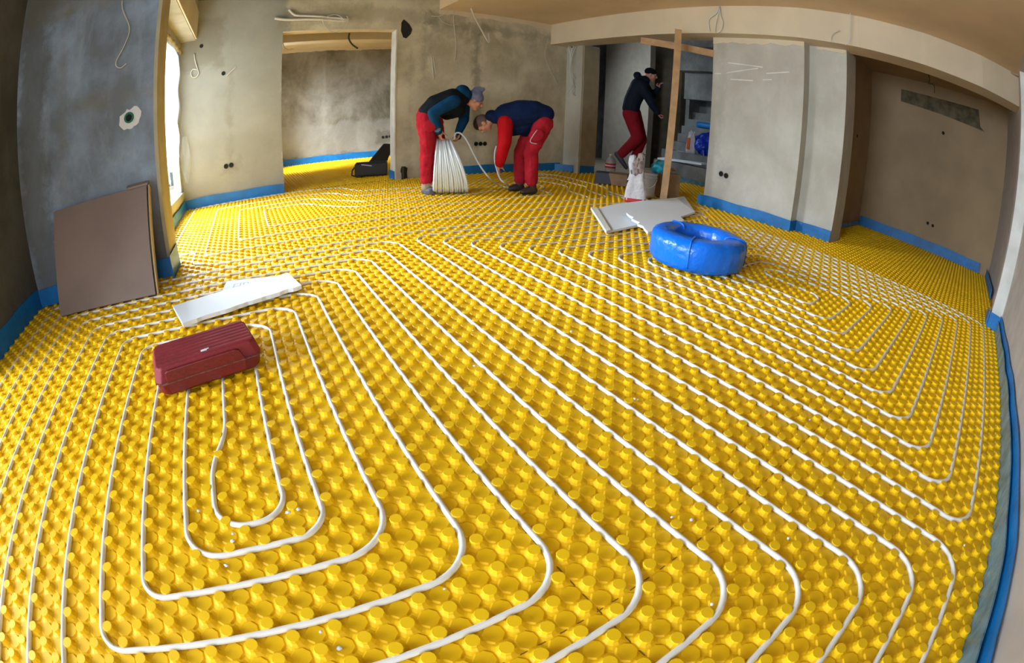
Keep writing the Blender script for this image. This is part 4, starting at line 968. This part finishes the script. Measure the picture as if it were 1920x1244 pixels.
def worker_three():
    b = Body((1195, 312), 156.0); P = b.P; nn = b.n
    acr = Vector((nn.y, -nn.x, 0))
    hipN, hipF = P(1182, 213, -1.9), P(1188, 213, 1.9)
    kneeN, kneeF = P(1196, 258, -2.0), P(1203, 262, 2.0)
    ankN, ankF = P(1166, 288, -1.6), P(1188, 304, 2.0)
    pel = P(1184, 204); waist = P(1186, 190); chest = P(1199, 163); neck = P(1211, 148); headc = P(1220, 140)
    shN, shF = P(1203, 160, -3.4), P(1208, 160, 3.4)
    elN, elF = P(1221, 193, -3.6), P(1222, 182, 3.6)
    wrN, wrF = P(1233, 212, -2.6), P(1234, 167, 3.0)
    haN, haF = P(1235, 215, -2.4), P(1236, 162, 2.8)
    up = (P(1222, 120) - P(1216, 150)); fw = (P(1236, 148) - P(1220, 140))
    hs, sd, u_, f_ = head_shapes(headc, up, fw, .98)
    S = hs + chain([headc - u_ * .8, neck, chest, waist, pel], [1.15, 1.25, 2.2, 2, 2.2])
    for (sh, el, wr, ha) in ((shN, elN, wrN, haN), (shF, elF, wrF, haF)): S += chain([chest, sh, el, wr, ha], [1.6, 1.1, .85, .5, .42])
    dN = P(1238, 222, -2.2) - haN; S += fingers(haN - dN * .2, haN + dN * .2, dN, nn, acr, 1, thumb=acr)
    dF = P(1238, 155, 2.6) - haF; S += fingers(haF - dF * .2, haF + dF * .2, dF, nn, acr, 1, thumb=-acr)
    S += chain([hipN, kneeN, ankN], [1.7, 1.2, .75]) + chain([hipF, kneeF, ankF], [1.7, 1.2, .75]) + [('c', pel, hipN, 2, 1.7), ('c', pel, hipF, 2, 1.7)]
    body = blob('person', S, M['skin'], None, .0075, 2)
    tag(body, 'worker in black cap, dark jacket and dark red trousers, walking off past the timber prop', 'person')
    blob('trousers', chain([hipN, kneeN, ankN], [2.7, 2.0, 1.6]) + chain([hipF, kneeF, ankF], [2.6, 1.9, 1.5]) + [('c', pel - nn, hipN, 2.6, 2.6), ('c', pel + nn, hipF, 2.6, 2.5)], M['maroon'], body, .013, 3, .01)
    jt = []
    for k in (-1.7, 0, 1.7): jt += chain([P(1183, 203, k), waist + nn * k, chest + nn * k, P(1208, 152, k * .8)], [2.9, 2.9, 3.1, 1.9])
    for (sh, el, wr) in ((shN, elN, wrN), (shF, elF, wrF)): jt += chain([sh, el, wr], [1.8, 1.45, 1.0])
    jt += [('c', P(1194, 141, -1.2), P(1196, 141, 1.2), 1.2, 1.2)]
    blob('jacket', jt, M['jacket3'], body, .013, 3, .01)
    blob('cap', [('e', headc + u_ * .85 - f_ * .2, (f_, sd, u_), (2.05, 1.8, 1.5))], M['knitblack'], body, .009, 1)
    face_bits(body, headc, u_, f_, sd, .98)
    fd = (P(1176, 318, -1.6) - P(1158, 287, -1.6)).normalized(); fu = fd.cross(nn).normalized()
    if fu.dot(acr) < 0: fu = -fu
    shoe(body, P(1153, 291, -1.6), P(1173, 318, -1.6), M['greybox'], up=fu)
    h = P(1184, 316, 2.0); t = P(1199, 319, 2.0); h.z = t.z = .1; shoe(body, h, t, M['greybox'])
B1 = worker_one(); B2 = worker_two(); worker_three()

# white coil being unrolled, and the strand running to the second worker
def white_coil():
    b = B1; nn = b.n; acr = Vector((nn.y, -nn.x, 0))
    base = b.P(845, 352, -.3); base.z = .35
    V = []; F = []; N = 15
    for i in range(N):
        s = (i / (N - 1) - .5) * 2
        jit = random.uniform(-.12, .12)
        for layer in range(2):
            pts = []
            H = 6.2 + .12 * math.cos(i * 1.9) - layer * .45; Dp = 5.4 - layer * .5
            for k in range(40):
                a = 2 * math.pi * k / 40
                z = H + H * math.cos(a); wz = 1 - .62 * (max(0, z / (2 * H))) ** 1.6
                side_ = (s * 3.95 + jit) * wz - 1.6 * (z / (2 * H)) ** 1.5
                p = base + acr * side_ + nn * (Dp * math.sin(a) * (1 - .25 * (z / (2 * H)))) + Z3 * (z + layer * .45)
                pts.append(W(*p))
            v, f = tube_data(pts, .29 * U, 7, closed=True)
            o = len(V); V += v; F += [tuple(x + o for x in q) for q in f]
    o = mesh_obj('pipe_coil', V, F, M['coil'], None, smooth=True)
    tag(o, 'upright fanned coil of milky white pipe held by the beanie worker', 'pipe coil')
white_coil()
P1, P2 = B1.P, B2.P
pts = [P1(852, 262, .8), P1(853, 252, .8), P1(858, 249, .8), P1(866, 252, .6), P1(876, 265, .2), P1(888, 289, -.2), P1(902, 314, -.6), P1(918, 334, -1.0), onZ((934, 347), .25), onZ((950, 352), 0.05), onZ((965, 356), .1)]
o = tube('loose_pipe', [W(*q) for q in smooth_path(pts, 6)], .2 * U, M['coil'], n=8); tag(o, 'white pipe strand arching from the upright coil down to the floor', 'pipe')
pts = [P2(931, 274, .4), P2(928, 285, .2), P2(927.5, 300, 0), P2(931, 316, -.3), P2(937, 334, -1.2), P2(946, 343, -2.0), onZ((960, 352), .4), onZ((974, 358.5), .2), onZ((982, 360), .15)]
o = tube('loose_pipe', [W(*q) for q in smooth_path(pts, 6)], .2 * U, M['coil'], n=8); tag(o, 'white pipe end gripped in the second worker hand and curving to his shoe', 'pipe')

# ------------------------------------------------------------------ clutter by the stairs
def bag_open(name, c, w_, d_, h, m, label, ang=0, seed=1, foot=1.2, cat='sack'):
    rnd = random.Random(seed); R = rotated(c[0], c[1], ang); V = []; F = []; n = 28; prof = [(0, 1.0), (.12, 1.06), (.35, 1.0), (.6, .86), (.8, .66), (.92, .6), (1.0, .66)]
    for (t, s) in prof:
        for k in range(n):
            a = 2 * math.pi * k / n; q = 1 / max(abs(math.cos(a)), abs(math.sin(a))) ** .75
            cr = 1 + (.12 * math.sin(5 * a + seed) + .07 * rnd.uniform(-1, 1)) * t
            x, y = R(math.cos(a) * q * w_ / 2 * s * cr, math.sin(a) * q * d_ / 2 * s * cr)
            V.append(W(x, y, c[2] + h * t + (.5 * math.sin(3 * a + seed) + rnd.uniform(-.3, .3) if t == 1 else 0)))
    for i in range(len(prof) - 1):
        for k in range(n): F.append((i * n + k, i * n + (k + 1) % n, (i + 1) * n + (k + 1) % n, (i + 1) * n + k))
    F.append(tuple(range(n - 1, -1, -1)))
    o = mesh_obj(name, V, F, m, smooth=True); sl_ = o.modifiers.new('thick', 'SOLIDIFY'); sl_.thickness = .004
    tag(o, label, cat); return o
vang = math.atan2(72, 82)             # direction away from the camera in that corner
def on_sack(o, c, w0, w1, z0, z1, dist, m, name):
    d = Vector((CX0 - c[0], 0 - c[1], 0)).normalized(); s = Vector((-d.y, d.x, 0)); V = []
    n = 8
    for z in (z0, z1):
        for k in range(n + 1):
            t = w0 + (w1 - w0) * k / n; dd = dist[0] if z == z0 else dist[1]
            V.append(W(*(Vector((c[0], c[1], z)) + s * t + d * (dd - .08 * t * t))))
    F = [(k, k + 1, n + 2 + k, n + 1 + k) for k in range(n)]
    q = mesh_obj(name, V, F, m, o, smooth=True); x = q.modifiers.new('thick', 'SOLIDIFY'); x.thickness = .004; return q
c = (87.7, 73.7, .3)
o = bag_open('paper_sack', c, 3.0, 5.0, 7.0, M['bagpaper'], 'open white paper sack with a red base, left of the leaning timber', vang, 2)
on_sack(o, c, -2.5, 2.5, .35, 1.4, (1.75, 1.8), M['sackred'], 'red_band')
for i, (dx, hh) in enumerate(((-1.1, 11.3), (-.1, 10.7), (.9, 12.0), (.3, 9.5))):
    s = Vector((math.sin(vang), -math.cos(vang), 0)); p0 = Vector((c[0], c[1], 5.4)) + s * dx
    V = []; F = []
    for j in range(8):
        t = j / 7
        for k in range(5):
            u = k / 4 - .5
            V.append(W(*(p0 + s * (u * (1.9 - .6 * t) + .15 * math.sin(j)) + Z3 * ((hh - 5.4) * t + .35 * (k % 2) * (t == 1)) + Vector((.3 * math.sin(k * 2.1 + j * .7), .3 * math.cos(k * 1.7), 0)))))
    for j in range(7):
        for k in range(4): a = j * 5 + k; F.append((a, a + 1, a + 6, a + 5))
    q = mesh_obj('torn_flap', V, F, M['bagbrown'] if i != 0 else M['bagpaper'], o, smooth=True); x = q.modifiers.new('thick', 'SOLIDIFY'); x.thickness = .006
# bucket
e = empty('bucket', W(97.8, 79.5, .3)); tag(e, 'white plastic bucket with a lid, behind the paper sack and the timber', 'bucket')
a1 = lathe('body', (97.8, 79.5, 0), [(2.35, .3), (2.45, 1.2), (2.75, 5.0), (2.9, 6.3)], M['bucket'], n=36)
a2 = lathe('lid', (97.8, 79.5, 0), [(3.05, 6.2), (3.1, 6.55), (2.95, 6.8), (2.6, 6.75)], M['bucket'], n=36)
a3 = lathe('rib', (97.8, 79.5, 0), [(2.86, 5.3), (3.02, 5.4), (3.02, 5.65), (2.88, 5.7)], M['bucket'], n=36)
hp = [W(97.8 + 3.0 * math.cos(t), 79.5 + 3.0 * math.sin(t), 5.2 - 2.3 * math.sin((t - math.radians(165)) / math.radians(130) * math.pi)) for t in np.linspace(math.radians(165), math.radians(295), 14)]
a4 = tube('handle', hp, .006, M['bead'], n=6); adopt(e, a1, a2, a3, a4)
def crumple(name, c, r, m, label, cat, seed, parent=None, sub=3, amp=.28):
    bm = bmesh.new(); bmesh.ops.create_icosphere(bm, subdivisions=sub, radius=1); rnd = random.Random(seed)
    ph = [(Vector((rnd.uniform(-1, 1), rnd.uniform(-1, 1), rnd.uniform(-1, 1))) * rnd.uniform(3, 8), rnd.uniform(0, 6)) for _ in range(10)]
    for v in bm.verts:
        n = v.co.normalized(); k = 1 + amp * sum(math.sin(n.dot(f) + p) for f, p in ph) / 6
        z = c[2] + max(-.98, n.z * k) * r[2]
        v.co = W(c[0] + n.x * k * r[0], c[1] + n.y * k * r[1], max(z, c[2] - r[2] * .9))
    o = bm_obj(name, bm, m, parent, smooth=True)
    if label: tag(o, label, cat)
    return o
tb_ = crumple('foil_bag', (99.2, 76.6, 8.5), (2.3, 2.0, 1.7), M['teal'], 'teal and yellow crumpled foil bag sitting on the bucket', 'bag', 4)
crumple('yellow_print', (100.2, 77.6, 9.6), (1.0, .9, .8), M['yellowfoil'], None, None, 6, tb_)
crumple('yellow_wrapper', (96.0, 80.2, 7.1), (1.2, .9, .4), M['yellowfoil'], 'small yellow wrapper on the left of the bucket lid', 'wrapper', 8)
def obox(name, c, w_, d_, h, ang, m, label, cat, bev=.004):
    R = rotated(c[0], c[1], ang); V = [W(*R(x * w_ / 2, y * d_ / 2), c[2] + z * h) for z in (0, 1) for y in (-1, 1) for x in (-1, 1)]
    o = mesh_obj(name, V, [(0, 2, 3, 1), (4, 5, 7, 6), (0, 1, 5, 4), (2, 6, 7, 3), (0, 4, 6, 2), (1, 3, 7, 5)], m); bevel(o, bev)
    if label: tag(o, label, cat)
    return o
sang = math.atan2(-82, 96)            # screen right on the floor, there
cb = obox('cardboard_box', (104.6, 77.6, .3), 4.2, 6.0, 6.6, sang + .35, M['cardboard'], 'open brown cardboard box behind the leaning timber', 'box')
f1 = prism('flap', [(101.4, 80.3, 7.0), (106.5, 76.2, 7.6), (107.6, 78.6, 8.2), (102.6, 82.6, 7.4)], .12, M['cardboard'], cb)
gb = obox('carton', (106.5, 97.0, .3), 15.0, 6.2, 3.2, sang - .12, M['greybox'], 'low dark grey carton with a tan middle, in front of the bottle', 'box')
Rg = rotated(106.5, 97.0, sang - .12)
V = [W(*Rg(x, y), z) for z in (.28, 3.62) for y in (-3.22, 3.2) for x in (-3.6, 1.9)]
V[0] = W(*Rg(-2.6, -3.22), .28)
q = mesh_obj('tan_wrap', V, [(0, 2, 3, 1), (4, 5, 7, 6), (0, 1, 5, 4), (2, 6, 7, 3), (0, 4, 6, 2), (1, 3, 7, 5)], M['carton'], gb)
for i in range(5):
    V = [W(*Rg(x, y), 3.56) for (x, y) in ((2.6 + i * .95, -2.6), (2.95 + i * .95, -2.6), (3.6 + i * .95, 2.4), (3.2 + i * .95, 2.4))]
    V += [v + Vector((0, 0, .004)) for v in V]
    mesh_obj('printed_stripe', V, [(0, 1, 2, 3), (4, 5, 6, 7), (0, 1, 5, 4), (2, 3, 7, 6)], M['carton'], gb)
# bottle
e = empty('water_bottle', W(121.5, 117, 0)); tag(e, 'large clear plastic bottle with a red label, beside the corner column', 'bottle')
k1 = lathe('body', (121.5, 117.0, 0), [(1.7, .05), (1.85, .4), (1.85, 1.6), (1.75, 1.8), (1.85, 2.0), (1.85, 4.6), (1.7, 5.4), (1.1, 6.2), (.5, 6.7), (.45, 7.0)], M['bottle'], n=28)
k2 = lathe('label', (121.5, 117.0, 0), [(1.88, 2.6), (1.9, 2.65), (1.9, 4.3), (1.88, 4.35)], M['sackred'], n=28)
k3 = lathe('cap', (121.5, 117.0, 0), [(.55, 6.8), (.6, 6.9), (.6, 7.4), (.5, 7.5)], M['cable'], n=20)
k4 = lathe('label_strip', (121.5, 117.0, 0), [(1.92, 3.3), (1.93, 3.34), (1.93, 3.62), (1.92, 3.66)], M['paper'], n=28)
adopt(e, k1, k2, k3, k4)
o = obox('blue_bin', (122.5, 103.8, 0), 5, 4, 3.4, sang, M['blue'], 'blue plastic tub on the floor behind the walking worker', 'tub', .02)
# things on the stairs
s1 = bag_open('paper_sack', (152.4, 105.2, 10.6), 2.2, 3.6, 8.5, M['bagpaper'], 'white paper sack with an orange print, standing on the stairs', math.atan2(101, 147), 5)
on_sack(s1, (152.4, 105.2, 0), -1.7, -.5, 12.0, 16.5, (1.7, 1.6), M['sackorange'], 'orange_print')
for o_ in (s1,): pass
bb = crumple('bin_liner', (156.2, 101.2, 14.7), (3.6, 4.4, 4.2), M['bluebag'], 'crumpled shiny blue bin liner on the stairs', 'bag', 12, sub=4, amp=.34)
crumple('hanging_corner', (152.6, 99.4, 11.4), (.6, .8, 2.6), M['bluebag'], None, None, 15, bb)
o = tube('foam_roll', [W(175, 118.5 - 1.4 * i, 22.6) for i in range(9)], 1.35 * U, M['blue'], n=24); tag(o, 'roll of dark blue foam lying on the steps above the bin liner', 'roll')
o = prism('white_offcut', [(147.0, 117, 7.0), (146.2, 95.4, 8.1), (149.5, 95.2, 8.3), (150.0, 116.5, 7.2)], .7, M['white']); tag(o, 'white board offcut lying along the stair landing', 'board')
o = prism('paper_scrap', [(151.5, 111.5, 10.75), (151.8, 108.0, 10.75), (153.2, 107.6, 10.75), (153.6, 110.8, 10.75)], .1, M['paper']); tag(o, 'small white scrap on a stair tread left of the paper sack', 'paper')
o = obox('blue_crate', (156, 98, 57), 14, 5, 2.5, math.pi / 2, M['bluebag'], 'dark blue bundle on the landing above the stairs', 'bundle', .03)
# black bag in the recess
def black_bag():
    e = empty('tool_bag', W(46, 146, .3)); tag(e, 'black open tool bag just inside the recess by the pale jamb', 'bag')
    ang = math.radians(-18); R = rotated(46.0, 145.5, ang)
    V = []; F = []
    L_, D2, h = 5.2, 3.6, 4.3
    outer = [(-L_, -D2), (L_, -D2), (L_, D2), (-L_, D2)]
    for (s, z) in ((.97, .3), (1.0, .8), (1.0, h), (.9, h), (.88, 1.2)):
        for (x, y) in outer: V.append(W(*R(x * s, y * s), z))
    for i in range(4):
        for k in range(4): F.append((i * 4 + k, i * 4 + (k + 1) % 4, (i + 1) * 4 + (k + 1) % 4, (i + 1) * 4 + k))
    F += [(3, 2, 1, 0), (16, 17, 18, 19)]
    b = mesh_obj('body', V, F, M['black']); bevel(b, .01)
    V = [W(*R(x, y), z) for (x, y, z) in ((-1.0, 3.0, 4.2), (L_, 3.0, 4.2), (L_ + 2.2, 6.2, 9.6), (4.0, 6.4, 9.9), (-1.0, 3.7, 4.2), (L_, 3.7, 4.2), (L_ + 2.2, 7.0, 9.6), (4.0, 7.2, 9.9))]
    f = mesh_obj('raised_flap', V, [(0, 1, 2, 3), (7, 6, 5, 4), (0, 4, 5, 1), (1, 5, 6, 2), (2, 6, 7, 3), (3, 7, 4, 0)], M['black']); bevel(f, .012)
    s = tube('strap', [W(*R(x, y), z) for x, y, z in ((-L_ - .1, -1.5, 3.2), (-L_ - .9, -2.2, 2.2), (-L_ - .9, -3.2, .8), (-L_ + .8, -D2 - .6, .5), (-L_ + 2.6, -D2 - 1.6, .45))], .012, M['black'], n=6)
    V = [W(*R(x, y), z) for (x, y, z) in ((-3.0, -D2 - .05, 4.0), (.3, -D2 - .05, 3.4), (.3, -D2 - .05, 3.75), (-3.0, -D2 - .05, 4.3))]; V += [v + Vector((0, .006, 0)) for v in V]
    z = mesh_obj('zip_edge', V, [(0, 1, 2, 3), (7, 6, 5, 4), (0, 4, 5, 1), (2, 6, 7, 3)], M['coillow'])
    adopt(e, b, f, s, z)
black_bag()
# scraps of white foam and clips on the panels
for i, q in enumerate([(709, 437), (857, 454), (944, 450), (944, 515), (1095, 533), (1252, 536), (887, 620), (1072, 622), (1190, 748), (1196, 750), (1246, 628), (890, 686), (1003, 601), (437, 1001), (436, 1015), (372, 958), (424, 1061), (559, 955), (834, 1105), (601, 1185), (1260, 970), (1297, 975), (1335, 1133), (1243, 812), (1519, 787), (1478, 1010), (1808, 1023), (636, 1216), (540, 961)]):
    c = onZ(q, .32 if i % 3 else -.02); s = random.uniform(.06, .13)
    o = crumple('foam_crumb', (c.x, c.y, c.z), (s * 1.5, s, .08), M['paper'], 'white foam crumb lying on the yellow panels', 'crumb', 30 + i, sub=1, amp=.4)
    o['group'] = 'foam crumbs scattered on the panels'
